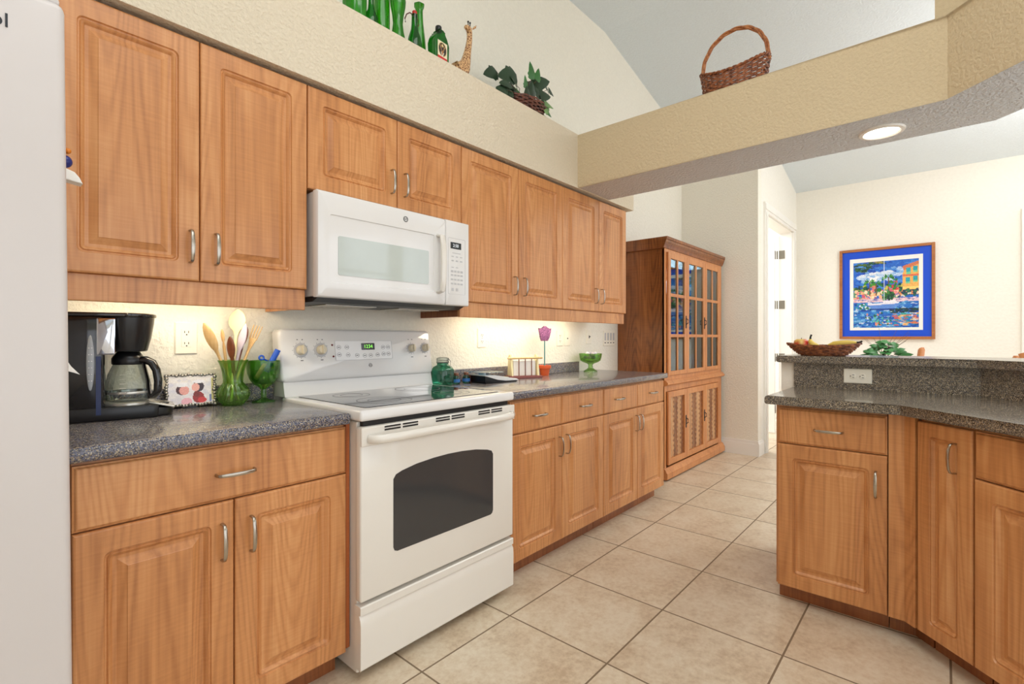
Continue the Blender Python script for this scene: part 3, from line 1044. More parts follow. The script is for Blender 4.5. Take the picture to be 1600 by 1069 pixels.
b = BM(); prism(b, [(2.035, 0.926), (2.040, 0.934), (2.052, 0.985), (2.052, 0.992), (2.148, 0.992), (2.148, 0.926)], 0.915, 1.694, axis='x')
part('riser', b, M['appl'], t)
b = BM()
ringed(b, [(rrect(0.903, 1.703, 0.985, 1.208, 0.022), 0.06), (rrect(0.903, 1.703, 0.985, 1.208, 0.022), 0.014), (rrect(0.906, 1.700, 0.988, 1.205, 0.020), 0.005), (rrect(0.914, 1.692, 0.995, 1.198, 0.014), 0.0)])
for v in b.verts:
    v.co.y += bgy(v.co.z)
bgd = part('backguard', b, M['appl'], t, smooth=50)
for kx, kz, rk, rs in ((0.992, 1.118, 0.021, 0.031), (1.082, 1.118, 0.021, 0.031), (1.570, 1.117, 0.019, 0.025), (1.657, 1.118, 0.019, 0.025)):
    mt = Matrix.Translation((kx, bgy(kz), kz)) @ Matrix.Rotation(PI / 2 + BT, 4, 'X')
    b = BM()
    lathe(b, [(rk, 0.003), (rk, 0.010), (rk * 0.86, 0.022), (rk * 0.80, 0.024)], seg=28, mat=mt)
    n0 = len(b.verts)
    box(b, -0.0045, 0.0045, -rk * 0.95, rk * 0.95, 0.020, 0.034, 0.003)
    b.verts.ensure_lookup_table()
    bmesh.ops.transform(b, matrix=mt, verts=b.verts[n0:])
    k = part('knob', b, M['knob'], t, smooth=40, label='almond coloured knob')
    b = BM(); lathe(b, [(rk, 0.0), (rs, 0.0), (rs, 0.002), (rs - 0.002, 0.003), (rk, 0.003)], seg=32, close=False, mat=mt)
    part('skirt', b, M['lgrey'], k, smooth=40)
    b = BM()
    for i in range(10):
        a = math.radians(-60 - 30 * i)
        n0 = len(b.verts)
        box(b, rs + 0.002, rs + 0.005, -0.001, 0.001, 0, 0.0006)
        b.verts.ensure_lookup_table()
        bmesh.ops.transform(b, matrix=mt @ Matrix.Rotation(a, 4, 'Z'), verts=b.verts[n0:])
    for dx, dz in ((-0.012, 0.046), (0.010, 0.046), (0.0, -0.044), (0.006, -0.044)):
        n0 = len(b.verts)
        box(b, dx - 0.003, dx + 0.003, dz - 0.002, dz + 0.002, 0, 0.0006)
        b.verts.ensure_lookup_table()
        bmesh.ops.transform(b, matrix=mt, verts=b.verts[n0:])
    part('dial_marks', b, M['grey'], k)


def on_panel(b, fn):
    n0 = len(b.verts)
    fn()
    b.verts.ensure_lookup_table()
    for v in b.verts[n0:]:
        v.co.y += bgy(v.co.z)


b = BM(); on_panel(b, lambda: box(b, 1.150, 1.452, -0.0015, 0.001, 1.070, 1.157, 0.0008))
kp = part('keypad', b, M['appl'], t)
b = BM(); on_panel(b, lambda: sweep(b, [(x, -0.0018, z) for x, z in rrect(1.150, 1.452, 1.070, 1.157, 0.004)], 0.0008, 0.0008, ref=(0, 1, 0), seg=4, closed=True))
part('keypad_outline', b, M['lgrey'], kp)
b = BM(); on_panel(b, lambda: box(b, 1.283, 1.354, -0.003, -0.001, 1.115, 1.146, 0.002))
ds = part('clock_window', b, M['blackgloss'], kp, label='black clock window')
b = BM(); text_bm(b, '1234', 0.024, front_m(1.319, bgy(1.130) - 0.0034, 1.130, BT))
part('digits', b, M['led_green'], kp, label='green clock digits')
for bx, bz in ((1.168, 1.128), (1.208, 1.128), (1.168, 1.095), (1.212, 1.093), (1.258, 1.090), (1.298, 1.088), (1.330, 1.088), (1.368, 1.090), (1.402, 1.126), (1.430, 1.126), (1.402, 1.093), (1.430, 1.093)):
    b = BM()
    on_panel(b, lambda: sweep(b, [(bx + 0.010 * math.cos(a * PI / 8), -0.0018, bz + 0.009 * math.sin(a * PI / 8)) for a in range(16)], 0.0007, 0.0007, ref=(0, 1, 0), seg=4, closed=True))
    on_panel(b, lambda: box(b, bx - 0.005, bx + 0.005, -0.002, -0.001, bz - 0.002, bz + 0.002))
    part('button', b, M['grey'], kp)
for lx, lz in ((1.140 - 0.003, 1.139), (1.140, 1.088)):
    b = BM(); ball(b, (lx, bgy(lz), lz), 0.0045, u=10, v=6)
    part('indicator_light', b, plain('dark_red_lens', (110, 24, 30), 0.3), t, smooth=180, label='dark red indicator light')
ge_logo(t, 1.325, bgy(1.042) - 0.0002, 1.042, 0.0095, BT)
# oven door
b = BM(); box(b, RX0 - 0.008, RX1 + 0.008, 1.475, 1.510, 0.275, 0.868, 0.008, 3)
od = part('oven_door', b, M['bisque'], t, smooth=40)
top = [(1.562, 0.668), (1.553, 0.683), (1.526, 0.692), (1.46, 0.704), (1.38, 0.711), (1.306, 0.713), (1.232, 0.711), (1.150, 0.704), (1.085, 0.692), (1.058, 0.683), (1.047, 0.668)]
bot = [(1.047, 0.425), (1.052, 0.413), (1.064, 0.408), (1.546, 0.408), (1.557, 0.413), (1.562, 0.425)]
b = BM(); prism(b, top + bot, 1.4735, 1.477, axis='y')
part('window', b, M['ovenglass'], od, label='dark smoked oven window')
b = BM(); box(b, RX0 - 0.009, RX1 + 0.009, 1.467, 1.476, 0.803, 0.868, 0.004)
hp = part('handle_panel', b, M['bisque'], od)
for xa, xb in ((1.005, 1.072), (1.082, 1.150), (1.236, 1.306), (1.316, 1.386), (1.466, 1.534), (1.544, 1.612)):
    for z in (0.861, 0.851):
        b = BM(); box(b, xa, xb, 1.4655, 1.468, z - 0.0028, z + 0.0028)
        part('vent_slot', b, M['slot'], hp, label='dark vent slot')
b = BM()
sweep(b, [(0.945, 1.466, 0.828), (0.950, 1.448, 0.828), (0.975, 1.434, 0.828), (1.05, 1.425, 0.829), (1.306, 1.420, 0.830), (1.56, 1.425, 0.829), (1.640, 1.434, 0.828), (1.664, 1.448, 0.828), (1.669, 1.466, 0.828)], 0.0155, 0.011, seg=14)
part('handle', b, M['bisque'], hp, smooth=60)
prof = [(1.512, 0.046), (1.478, 0.046), (1.475, 0.050), (1.474, 0.19), (1.476, 0.215), (1.483, 0.229), (1.484, 0.2325), (1.476, 0.2335), (1.475, 0.258), (1.478, 0.262), (1.512, 0.262)]
b = BM(); prism(b, prof, RX0 - 0.008, RX1 + 0.008, axis='x')
part('storage_drawer', b, M['bisque'], t, smooth=30)

# ------------------------------------------------------------------ microwave
MX0, MX1, MZ0, MZ1 = 0.915, 1.700, 1.326, 1.732
t = thing('microwave', 'white over-the-range microwave under the short wall cabinet', 'microwave', ((MX0 + MX1) / 2, 1.95, MZ0))
b = BM(); box(b, MX0 + 0.004, MX1 - 0.004, 1.804, 2.146, MZ0 + 0.004, MZ1 - 0.002, 0.004)
part('body', b, M['appl'], t)
b = BM()
o = lambda d, r: rrect(MX0 + d, 1.545 - d * 0.15, MZ0 + d, MZ1 - d, r)
ringed(b, [(o(0, 0.004), 1.80), (o(0, 0.004), 1.777), (o(0.004, 0.006), 1.769), (o(0.012, 0.008), 1.765),
           (rrect(0.966, 1.478, 1.383, 1.645, 0.006), 1.765), (rrect(0.968, 1.476, 1.385, 1.643, 0.005), 1.7685)])
md = part('door', b, M['appl'], t, smooth=35)
b = BM(); prism(b, rrect(1.000, 1.447, 1.415, 1.567, 0.008), 1.7665, 1.769, axis='y')
part('window', b, plain('meshed_microwave_glass', (196, 204, 198), 0.06, coat=0.5), md, label='pale reflective window')
b = BM()
sweep(b, [(1.503, 1.766, 1.645), (1.503, 1.738, 1.640), (1.503, 1.730, 1.60), (1.503, 1.727, 1.513), (1.503, 1.730, 1.43), (1.503, 1.738, 1.388), (1.503, 1.766, 1.383)], 0.015, 0.008, ref=(1, 0, 0), seg=12, sq=0.8)
part('handle', b, M['bisque'], md, smooth=50)
ge_logo(md, 1.317, 1.7648, 1.688, 0.0125, 0, 'darkgrey')
b = BM()
o = lambda d, r: rrect(1.5485 + d * 0.15, MX1 - d, MZ0 + d, MZ1 - d, r)
ringed(b, [(o(0, 0.004), 1.80), (o(0, 0.004), 1.773), (o(0.003, 0.005), 1.767), (o(0.008, 0.006), 1.765)])
cp = part('control_panel', b, M['appl'], t, smooth=35)
b = BM(); sweep(b, [(x, 1.7648, z) for x, z in rrect(1.562, 1.672, 1.380, 1.647, 0.006)], 0.0008, 0.0008, ref=(0, 1, 0), seg=4, closed=True)
part('panel_outline', b, M['lgrey'], cp)
b = BM(); box(b, 1.577, 1.645, 1.7635, 1.766, 1.597, 1.628, 0.001)
part('display', b, M['blackgloss'], cp, label='black clock display')
b = BM(); text_bm(b, '2:50', 0.021, front_m(1.609, 1.7632, 1.612))
part('digits', b, M['led_white'], cp)
for r, (zk, n, hh) in enumerate(((1.577, 1, 0.0015), (1.560, 3, 0.002), (1.540, 3, 0.003), (1.508, 2, 0.002), (1.489, 4, 0.005), (1.471, 4, 0.004), (1.450, 4, 0.004), (1.430, 4, 0.004), (1.402, 2, 0.007))):
    for i in range(n):
        xk = 1.577 + (i + 0.5) * (0.082 / max(n, 3 if n < 4 else 4)) if n > 1 else 1.615
        wk = 0.007 if n > 1 else 0.026
        b = BM(); box(b, xk - wk, xk + wk, 1.7640, 1.7652, zk - hh, zk + hh)
        part('key', b, M['lgrey'], cp)
b = BM(); prism(b, [(1.80, MZ0 + 0.003), (1.79, MZ0 - 0.001), (1.83, MZ0 - 0.016), (2.13, MZ0 - 0.016), (2.14, MZ0 + 0.003)], MX0 + 0.012, MX1 - 0.012, axis='x')
part('vent_underside', b, M['darkgrey'], t, label='dark ventilation underside')
b = BM()
for i in range(2):
    box(b, 1.02 + i * 0.36, 1.26 + i * 0.36, 1.90, 2.05, MZ0 - 0.021, MZ0 - 0.0165, 0.001)
part('grease_filter', b, M['silver'], t)


# ------------------------------------------------------------------ left worktop
CT = 0.9142
t = thing('coffee_maker', 'black drip coffee maker with a glass carafe beside the refrigerator', 'coffee maker', (0.352, 2.035, CT), math.radians(-12))
b = BM()
prism(b, rrect(-0.135, 0.125, -0.098, 0.090, 0.02) , 0.0, 0.042, bev=0.006)
prism(b, [(0.10, -0.09), (0.145, -0.070), (0.165, -0.03), (0.165, 0.03), (0.145, 0.068), (0.10, 0.085)], 0.0, 0.030, bev=0.005)
part('base', b, M['black'], t, local=True, smooth=40)
b = BM(); prism(b, rrect(-0.135, -0.012, -0.095, 0.090, 0.016), 0.040, 0.322, bev=0.003)
part('water_tank', b, M['blackgloss'], t, local=True, smooth=40)
b = BM(); lathe(b, [(0.050, 0.212), (0.056, 0.214), (0.066, 0.255), (0.073, 0.300), (0.075, 0.322)], 0.040, -0.012, 0, 36)
part('brew_basket', b, M['black'], t, local=True, smooth=50)
b = BM(); prism(b, rrect(-0.138, 0.05, -0.098, 0.093, 0.02), 0.3225, 0.335, bev=0.004); lathe(b, [(0.078, 0.3225), (0.080, 0.326), (0.079, 0.333), (0.073, 0.336)], 0.041, -0.011, 0, 36)
part('lid', b, M['blackgloss'], t, local=True, smooth=40)
b = BM(); ringed(b, [(rrect(-0.030, 0.014, 0.205, 0.318, 0.004), -0.088), (rrect(-0.030, 0.014, 0.205, 0.318, 0.004), -0.0965), (rrect(-0.027, 0.011, 0.208, 0.315, 0.003), -0.0985)])
part('chrome_band', b, M['chrome'], t, local=True, smooth=40)
b = BM(); box(b, -0.032, -0.020, -0.0985, -0.094, 0.02, 0.20)
part('side_strip', b, plain('blue_grey_plastic', (44, 56, 96), 0.2), t, local=True)
b = BM(); ball(b, (-0.045, -0.0955, 0.18), 0.085, 0.115, 0.05, 1.0)
g = part('water_gauge', b, plain('frosted_gauge', (168, 172, 176), 0.25), t, local=True, smooth=180)
b = BM()
for i in range(6):
    for dx in (-0.0032, 0.0032):
        box(b, -0.045 + dx - 0.0014, -0.045 + dx + 0.0014, -0.1008, -0.0985, 0.125 + i * 0.02, 0.1266 + i * 0.02)
part('gauge_marks', b, M['trim'], g, local=True)
b = BM(); lathe(b, [(0.07, 0.042), (0.07, 0.048), (0.064, 0.050), (0.01, 0.050)], 0.045, -0.012, 0, 32)
part('hot_plate', b, M['silver'], t, local=True, smooth=40)
b = BM(); lathe(b, [(0.044, 0.051), (0.056, 0.054), (0.061, 0.075), (0.061, 0.10), (0.053, 0.140), (0.041, 0.168), (0.039, 0.176)], 0.045, -0.012, 0, 36)
ca = part('carafe', b, M['glass'], t, local=True, smooth=50)
b = BM(); lathe(b, [(0.042, 0.170), (0.044, 0.174), (0.044, 0.190), (0.038, 0.200), (0.030, 0.211)], 0.045, -0.012, 0, 32)
part('carafe_lid', b, M['black'], ca, local=True, smooth=40)
b = BM(); lathe(b, [(0.0613, 0.076), (0.0617, 0.077), (0.0617, 0.083), (0.0613, 0.084)], 0.045, -0.012, 0, 36, close=False)
part('carafe_band', b, M['silver'], ca, local=True, smooth=40)
b = BM()
sweep(b, [(0.075, -0.030, 0.184), (0.092, -0.036, 0.184), (0.108, -0.040, 0.174), (0.119, -0.044, 0.150), (0.124, -0.046, 0.115), (0.123, -0.045, 0.082), (0.112, -0.041, 0.064), (0.098, -0.037, 0.064)],
      [0.016, 0.017, 0.016, 0.015, 0.015, 0.016, 0.016, 0.010], [0.012, 0.013, 0.013, 0.012, 0.012, 0.012, 0.010, 0.008], ref=(0.3, 1, 0), seg=12)
sweep(b, [(0.084, -0.033, 0.178), (0.096, -0.036, 0.12), (0.100, -0.037, 0.065)], 0.012, 0.005, ref=(0.3, 1, 0), seg=10)
part('carafe_handle', b, M['blackgloss'], ca, local=True, smooth=60)
b = BM()
for i in range(5):
    box(b, 0.024, 0.040, -0.0738 + 0.003 * i * (i > 2), -0.0715 + 0.003 * i * (i > 2), 0.082 + i * 0.014, 0.0832 + i * 0.014)
part('volume_marks', b, M['trim'], ca, local=True)
b = BM(); prism(b, [(0.098, 0.045), (0.166, 0.026), (0.168, 0.031), (0.100, 0.050)], -0.075, 0.055, bev=0.002, axis='y')
cpn = part('control_plate', b, M['silver'], t, local=True, smooth=40)
b = BM(); ball(b, (0.142, -0.03, 0.0385), 0.013, 1.0, 0.6, 0.35)
part('switch', b, M['black'], cpn, local=True, smooth=180)

# picture frame of two children
p = Painter(64, 46, (226, 222, 226))
p.rect(0.0, 0.0, 1.0, 0.25, (236, 230, 226))
p.dabs(0, 0.1, 1, 1, 60, [(216, 212, 222), (240, 236, 236), (205, 204, 220)], 0.06, 0.5)
p.ell(0.30, 0.50, 0.13, 0.17, (70, 34, 38)); p.ell(0.35, 0.52, 0.11, 0.15, (226, 160, 152)); p.rect(0.18, 0.24, 0.42, 0.33, (238, 236, 240)); p.ell(0.30, 0.34, 0.14, 0.05, (232, 232, 238))
p.ell(0.66, 0.40, 0.13, 0.18, (52, 36, 48)); p.ell(0.60, 0.42, 0.09, 0.14, (230, 170, 160)); p.ell(0.67, 0.22, 0.14, 0.06, (236, 234, 240))
p.ell(0.66, 0.78, 0.13, 0.20, (150, 40, 36)); p.ell(0.62, 0.66, 0.07, 0.10, (120, 40, 32)); p.ell(0.74, 0.88, 0.10, 0.10, (206, 52, 52))
p.ell(0.40, 0.92, 0.12, 0.14, (232, 176, 190)); p.rect(0.90, 0.70, 0.96, 0.95, (120, 130, 180)); p.rect(0.96, 0.1, 1.0, 0.9, (198, 190, 120))
p.noise(0.03)
fw, fh = 0.150, 0.112
t = thing('photo_frame', 'small ornate pewter photo frame with a picture of two children', 'picture frame', (0.594, 2.085, CT), math.radians(-8))
tm = Matrix.Translation((0, 0, 0.004)) @ Matrix.Rotation(math.radians(-9), 4, 'X')
b = BM()
canvas(b, p.a, tm @ Matrix.Translation((-fw / 2 + 0.004, -0.0035, 0.010)) @ Matrix.Diagonal((fw - 0.008, 1, fh - 0.008, 1)))
part('photo', b, canvas_mat('printed_photo', 0.3), t, local=True)
b = BM(); box(b, -fw / 2, fw / 2, -0.003, 0.003, 0.004, fh + 0.006); bmesh.ops.transform(b, matrix=tm, verts=b.verts)
part('backing', b, M['black'], t, local=True)
rf = random.Random(3)
b1 = BM()
per = [(-fw / 2 + fw * i / 15, 0.006) for i in range(16)] + [(-fw / 2 + fw * i / 15, fh + 0.004) for i in range(16)] + [(-fw / 2, 0.006 + (fh - 0.002) * i / 11) for i in range(1, 11)] + [(fw / 2, 0.006 + (fh - 0.002) * i / 11) for i in range(1, 11)]
for i, (x, z) in enumerate(per):
    ball(b1, tm @ Vector((x + rf.uniform(-.002, .002), -0.004, z + rf.uniform(-.002, .002))), rf.uniform(0.0045, 0.0075), 1.0, 0.7, rf.uniform(0.7, 1.1), 8, 6)
part('ornate_border', b1, plain('pewter', (170, 166, 158), 0.25, metal=0.8, vary=0.2), t, local=True, smooth=180)
b = BM(); prism(b, [(0.004, 0.0), (0.036, 0.0), (0.018, 0.08)], -0.02, 0.02, axis='x')
part('easel_leg', b, M['black'], t, local=True)

# ribbed green vase with wooden utensils
VX, VY = 0.722, 2.045
t = thing('vase', 'ribbed green glass vase holding wooden spoons', 'vase', (VX, VY, CT))
fl = lambda a, z: (0.05 * math.cos(14 * a + z * 25)) if z < 0.085 else 0.0
fr = lambda a, z: 0.07 * math.cos(6 * a) if z > 0.16 else fl(a, z)
b = BM(); lathe(b, [(0.030, 0.0), (0.036, 0.004), (0.050, 0.022), (0.056, 0.042), (0.052, 0.062), (0.040, 0.078), (0.034, 0.088), (0.034, 0.10), (0.038, 0.13), (0.046, 0.158), (0.051, 0.172), (0.048, 0.170), (0.042, 0.155), (0.034, 0.13), (0.030, 0.10), (0.030, 0.088), (0.036, 0.076), (0.047, 0.060), (0.050, 0.042), (0.044, 0.022), (0.02, 0.010)], VX, VY, CT, 84, flute=fr)
part('vessel', b, M['green_glass'], t, smooth=60)


def utensil(name, label, tip, bowl, mat, foot, wid=0.011, fork=False):
    """tip/foot are offsets from the vase axis (x, y, z above counter)"""
    T = Vector((VX + tip[0], VY + tip[1], CT + tip[2]))
    F = Vector((VX + foot[0], VY + foot[1], CT + foot[2]))
    d = (T - F).normalized()
    L = (T - F).length
    b = BM()
    bw, bl = bowl
    hs = [0, 0.3, 0.6]
    if fork:
        neck = L - bl
        sweep(b, [F, F + d * neck * 0.6, F + d * neck, F + d * (neck + bl * 0.35), F + d * (neck + bl * 0.45)], [0.005, 0.005, 0.006, bw * 0.8, bw], [0.004] * 5, ref=(0.66, -0.75, 0), seg=8)
        sd = Vector((0.66, -0.75, 0))
        sd = (sd - d * sd.dot(d)).normalized()
        for k in (-1, -0.33, 0.33, 1):
            sweep(b, [F + d * (neck + bl * 0.4) + sd * bw * 0.8 * k, F + d * L + sd * bw * 1.05 * k], [0.0032, 0.002], [0.003, 0.002], seg=6)
    else:
        ts = [0, 0.5, 1.0]
        neck = L - bl
        pts = [F, F + d * neck * 0.5, F + d * neck * 0.92]
        ra = [0.0055, 0.0055, 0.0058]
        rb = [0.0045, 0.0045, 0.0045]
        for k in range(9):
            s = k / 8
            pts.append(F + d * (neck + bl * s * 0.995))
            ra.append(max(0.0015, bw * math.sin(PI * (0.08 + 0.90 * s)) ** 0.65))
            rb.append(0.0045 if 0 < k < 8 else 0.002)
        sweep(b, pts, ra, rb, ref=(0.66, -0.75, 0), seg=12)
    return solo(name, b, M[mat] if isinstance(mat, str) else mat, label, 'utensil', 'wooden utensils in the green vase', smooth=60)


utensil('wooden_spoon', 'tan wooden spoon leaning left in the green vase', (-0.098, 0.005, 0.312), (0.021, 0.11), 'spoon', (0.020, 0.0, 0.015))
utensil('wooden_spoon', 'large pale round wooden spoon, tallest in the vase', (0.030, 0.035, 0.368), (0.034, 0.085), plain('cream_wood', (244, 228, 178), 0.5), (-0.012, -0.012, 0.015))
utensil('wooden_spoon', 'dark brown wooden spoon in the middle of the vase', (-0.016, -0.012, 0.262), (0.016, 0.085), 'spoon_dark', (0.014, 0.012, 0.016))
utensil('wooden_spoon', 'narrow dark brown spoon behind the larger dark one', (-0.002, 0.014, 0.258), (0.010, 0.075), 'spoon_dark', (0.006, -0.014, 0.016))
utensil('spatula', 'pale lilac spoon leaning right in the green vase', (0.044, -0.004, 0.312), (0.015, 0.105), plain('lilac_nylon', (206, 192, 206), 0.45), (-0.020, 0.006, 0.016))
utensil('wooden_spoon', 'reddish wooden spoon half hidden behind the lilac one', (0.058, 0.022, 0.300), (0.013, 0.075), 'spoon_dark', (-0.022, -0.010, 0.016))
utensil('wooden_fork', 'pale wooden fork leaning far right in the vase', (0.094, 0.006, 0.305), (0.017, 0.10), 'spoon', (-0.020, -0.004, 0.016), fork=True)
utensil('wooden_utensil', 'pale utensil handle end standing upright in the vase', (-0.030, 0.028, 0.290), (0.0075, 0.05), 'spoon', (-0.004, 0.016, 0.016))

# diamond cut green goblet
GX, GY = 0.838, 2.055
t = thing('goblet', 'diamond-cut green glass goblet between the vase and the range', 'goblet', (GX, GY, CT))
dia = lambda a, z: 0.03 * math.cos(10 * a + z * 110) * math.cos(10 * a - z * 110) if z > 0.075 else 0.0
b = BM(); lathe(b, [(0.042, 0.0), (0.042, 0.004), (0.020, 0.010), (0.010, 0.018), (0.011, 0.035), (0.009, 0.050), (0.018, 0.060), (0.036, 0.072), (0.050, 0.092), (0.058, 0.118), (0.060, 0.140), (0.059, 0.166), (0.056, 0.166), (0.056, 0.140), (0.054, 0.118), (0.046, 0.094), (0.030, 0.078), (0.010, 0.070)], GX, GY, CT, 60, flute=dia)
part('vessel', b, M['deep_green'], t, smooth=40)
b = BM(); sweep(b, [(GX + 0.008, GY - 0.006, CT + 0.12), (GX + 0.050, GY - 0.016, CT + 0.208)], 0.0115, 0.0115, seg=14)
solo('marker', b, M['blue'], 'bright blue tube leaning out of the green goblet', 'marker', smooth=50)
b = BM()
cx, cz = GX - 0.016, CT + 0.178
sweep(b, [(cx + 0.009 * math.cos(a * PI / 8), GY - 0.02, cz + 0.008 * math.sin(a * PI / 8)) for a in range(16)], 0.0035, 0.0035, ref=(0, 1, 0), closed=True)
sweep(b, [(cx + 0.006, GY - 0.02, cz - 0.004), (cx + 0.034, GY - 0.008, cz - 0.018), (cx + 0.03, GY, cz - 0.06)], 0.004, 0.003)
solo('scissors', b, M['blue'], 'small blue looped handle lying in the green goblet', 'scissors', smooth=50)
b = BM(); sweep(b, [(GX - 0.03, GY, CT + 0.095), (GX + 0.01, GY + 0.01, CT + 0.15)], 0.009, 0.009)
solo('lip_balm', b, plain('pink_plastic', (206, 140, 150), 0.4), 'small pink stick inside the green goblet', 'stick', smooth=50)


# ------------------------------------------------------------------ wall plates
def wall_plate(name, label, cat, x, z, w, h, kind):
    y = WY - 0.0005
    t = thing(name, label, cat, (x, y, z))
    b = BM(); ringed(b, [(rrect(x - w / 2, x + w / 2, z - h / 2, z + h / 2, 0.003), y), (rrect(x - w / 2, x + w / 2, z - h / 2, z + h / 2, 0.003), y - 0.003), (rrect(x - w / 2 + 0.003, x + w / 2 - 0.003, z - h / 2 + 0.003, z + h / 2 - 0.003, 0.002), y - 0.006)])
    part('cover_plate', b, M['plate'], t)
    yf = y - 0.006
    if kind == 'gfci':
        b = BM(); box(b, x - 0.017, x + 0.017, yf - 0.002, yf, z - 0.034, z + 0.034, 0.0008)
        part('receptacle', b, M['plate'], t)
        for s in (1, -1):
            b = BM()
            for dx in (-0.0065, 0.0065):
                box(b, x + dx - 0.0012, x + dx + 0.0012, yf - 0.0024, yf - 0.0015, z + s * 0.021 - 0.002, z + s * 0.021 + 0.006)
            lathe(b, [(0.0026, 0), (0.0026, 0.001)], x, 0, 0, 10, mat=Matrix.Translation((0, yf - 0.0024, z + s * 0.021 - 0.008)) @ Matrix.Translation((x, 0, 0)) @ Matrix.Rotation(-PI / 2, 4, 'X') @ Matrix.Translation((-x, 0, 0)))
            part('socket', b, M['slot'], t)
    elif kind == 'duplex':
        for s in (1, -1):
            b = BM(); ball(b, (x, yf, z + s * 0.0195), 0.0165, 1, 0.1, 0.85)
            k = part('receptacle', b, M['plate'], t, smooth=180)
            b = BM()
            for dx in (-0.006, 0.006):
                box(b, x + dx - 0.0012, x + dx + 0.0012, yf - 0.0026, yf - 0.0012, z + s * 0.0195 - 0.003, z + s * 0.0195 + 0.005)
            box(b, x - 0.002, x + 0.002, yf - 0.0026, yf - 0.0012, z + s * 0.0195 - 0.010, z + s * 0.0195 - 0.006)
            part('slots', b, M['slot'], k)
        b = BM(); ball(b, (x, yf, z), 0.003, 1, 0.4, 1, 8, 6)
        part('screw', b, M['grey'], t)
    elif kind == 'switch':
        b = BM(); box(b, x - 0.005, x + 0.005, yf - 0.001, yf, z - 0.012, z + 0.012); box(b, x - 0.004, x + 0.004, yf - 0.010, yf, z - 0.002, z + 0.006, 0.001)
        part('toggle', b, M['darkgrey'], t)
    elif kind == 'jack':
        b = BM(); box(b, x - 0.006, x + 0.006, yf - 0.001, yf, z - 0.006, z + 0.004)
        part('jack', b, M['slot'], t)
    elif kind == 'multi':
        for i in range(4):
            xi = x - w / 2 + w * (i + 0.5) / 4
            b = BM(); box(b, xi - 0.011, xi + 0.011, yf - 0.002, yf, z - 0.018, z + 0.045, 0.001)
            part('rocker', b, M['lgrey'], t)
            b = BM(); box(b, xi - 0.008, xi + 0.008, yf - 0.001, yf, z - 0.042, z - 0.034)
            part('indicator', b, M['slot'], t)
    return t


wall_plate('power_outlet', 'large ivory outlet with a square face above the photo frame', 'outlet', 0.5945, 1.170, 0.074, 0.120, 'gfci')
wall_plate('power_outlet', 'ivory double outlet on the wall above the kitchen scale', 'outlet', 2.174, 1.169, 0.074, 0.116, 'duplex')
wall_plate('power_outlet', 'ivory double outlet just right of the purple tulip', 'outlet', 2.996, 1.168, 0.074, 0.116, 'duplex')
wall_plate('phone_jack', 'ivory plate with one dark jack next to the outlet by the tulip', 'wall plate', 3.094, 1.168, 0.072, 0.114, 'jack')
wall_plate('light_switch', 'single ivory toggle switch above the green footed bowl', 'light switch', 3.396, 1.179, 0.072, 0.116, 'switch')
wall_plate('switch_panel', 'wide pale panel of four switches beside the hutch', 'light switch', 3.715, 1.168, 0.185, 0.132, 'multi')

# ------------------------------------------------------------------ right worktop
JX, JY = 1.762, 2.035
t = thing('glass_jar', 'square-shouldered teal glass jar with a clamp lid next to the range', 'jar', (JX, JY, CT))
b = BM()
R4 = [(-0.047, -0.047), (0.047, 0.047)]
def sq_loft(b, cx, cy, cz, prof, n=5):
    rings = []
    for s, r, z in prof:
        rings.append([b.verts.new((cx + a, cy + c, cz + z)) for a, c in rrect(-s, s, -s, s, r, n)])
    for p_, q_ in zip(rings, rings[1:]):
        m_ = len(p_)
        for i in range(m_):
            b.faces.new([p_[i], p_[(i + 1) % m_], q_[(i + 1) % m_], q_[i]])
    b.faces.new(rings[0][::-1]); b.faces.new(rings[-1])
sq_loft(b, JX, JY, CT, [(0.036, 0.012, 0.0), (0.045, 0.016, 0.006), (0.048, 0.018, 0.03), (0.048, 0.018, 0.085), (0.042, 0.022, 0.100), (0.031, 0.030, 0.110), (0.030, 0.0299, 0.122)])
part('vessel', b, M['teal_glass'], t, smooth=50)
b = BM(); lathe(b, [(0.031, 0.123), (0.034, 0.125), (0.034, 0.132), (0.031, 0.134), (0.034, 0.136), (0.033, 0.148), (0.020, 0.152)], JX, JY, CT, 28)
part('lid', b, M['glass'], t, smooth=40)
b = BM(); sweep(b, [(JX + 0.033 * math.cos(a * PI / 12), JY + 0.033 * math.sin(a * PI / 12), CT + 0.123) for a in range(24)], 0.0016, closed=True)
sweep(b, [(JX + 0.02, JY - 0.034, CT + 0.10), (JX + 0.024, JY - 0.037, CT + 0.13), (JX + 0.01, JY - 0.036, CT + 0.145)], 0.0015)
part('wire_clamp', b, M['darkgrey'], t, smooth=50)
for i, (sx, sy, lab) in enumerate(((1.868, 2.045, 'tiny dark green bottle right beside the teal jar'), (1.945, 2.045, 'tiny dark green bottle nearer the kitchen scale'))):
    t = thing('small_bottle', lab, 'bottle', (sx, sy, CT), 0, 'tiny green bottles by the teal jar')
    b = BM(); lathe(b, [(0.016, 0.0), (0.021, 0.003), (0.022, 0.025), (0.020, 0.034), (0.012, 0.042), (0.011, 0.048)], sx, sy, CT, 20)
    part('vessel', b, M['teal_glass'], t, smooth=50)
    b = BM(); lathe(b, [(0.013, 0.047), (0.0135, 0.049), (0.0135, 0.060), (0.012, 0.062)], sx, sy, CT, 18)
    part('cap', b, M['spoon_dark'], t, smooth=40)
    b = BM(); lathe(b, [(0.0224, 0.010), (0.0226, 0.011), (0.0222, 0.028), (0.022, 0.028)], sx, sy, CT, 20, close=False)
    part('paper_label', b, plain('blue_label', (60, 120, 190), 0.5), t, smooth=40)
b = BM()
for i in range(7):
    box(b, 1.972 + i * 0.009, 1.979 + i * 0.009, 2.05, 2.085, CT, CT + 0.044, 0.002)
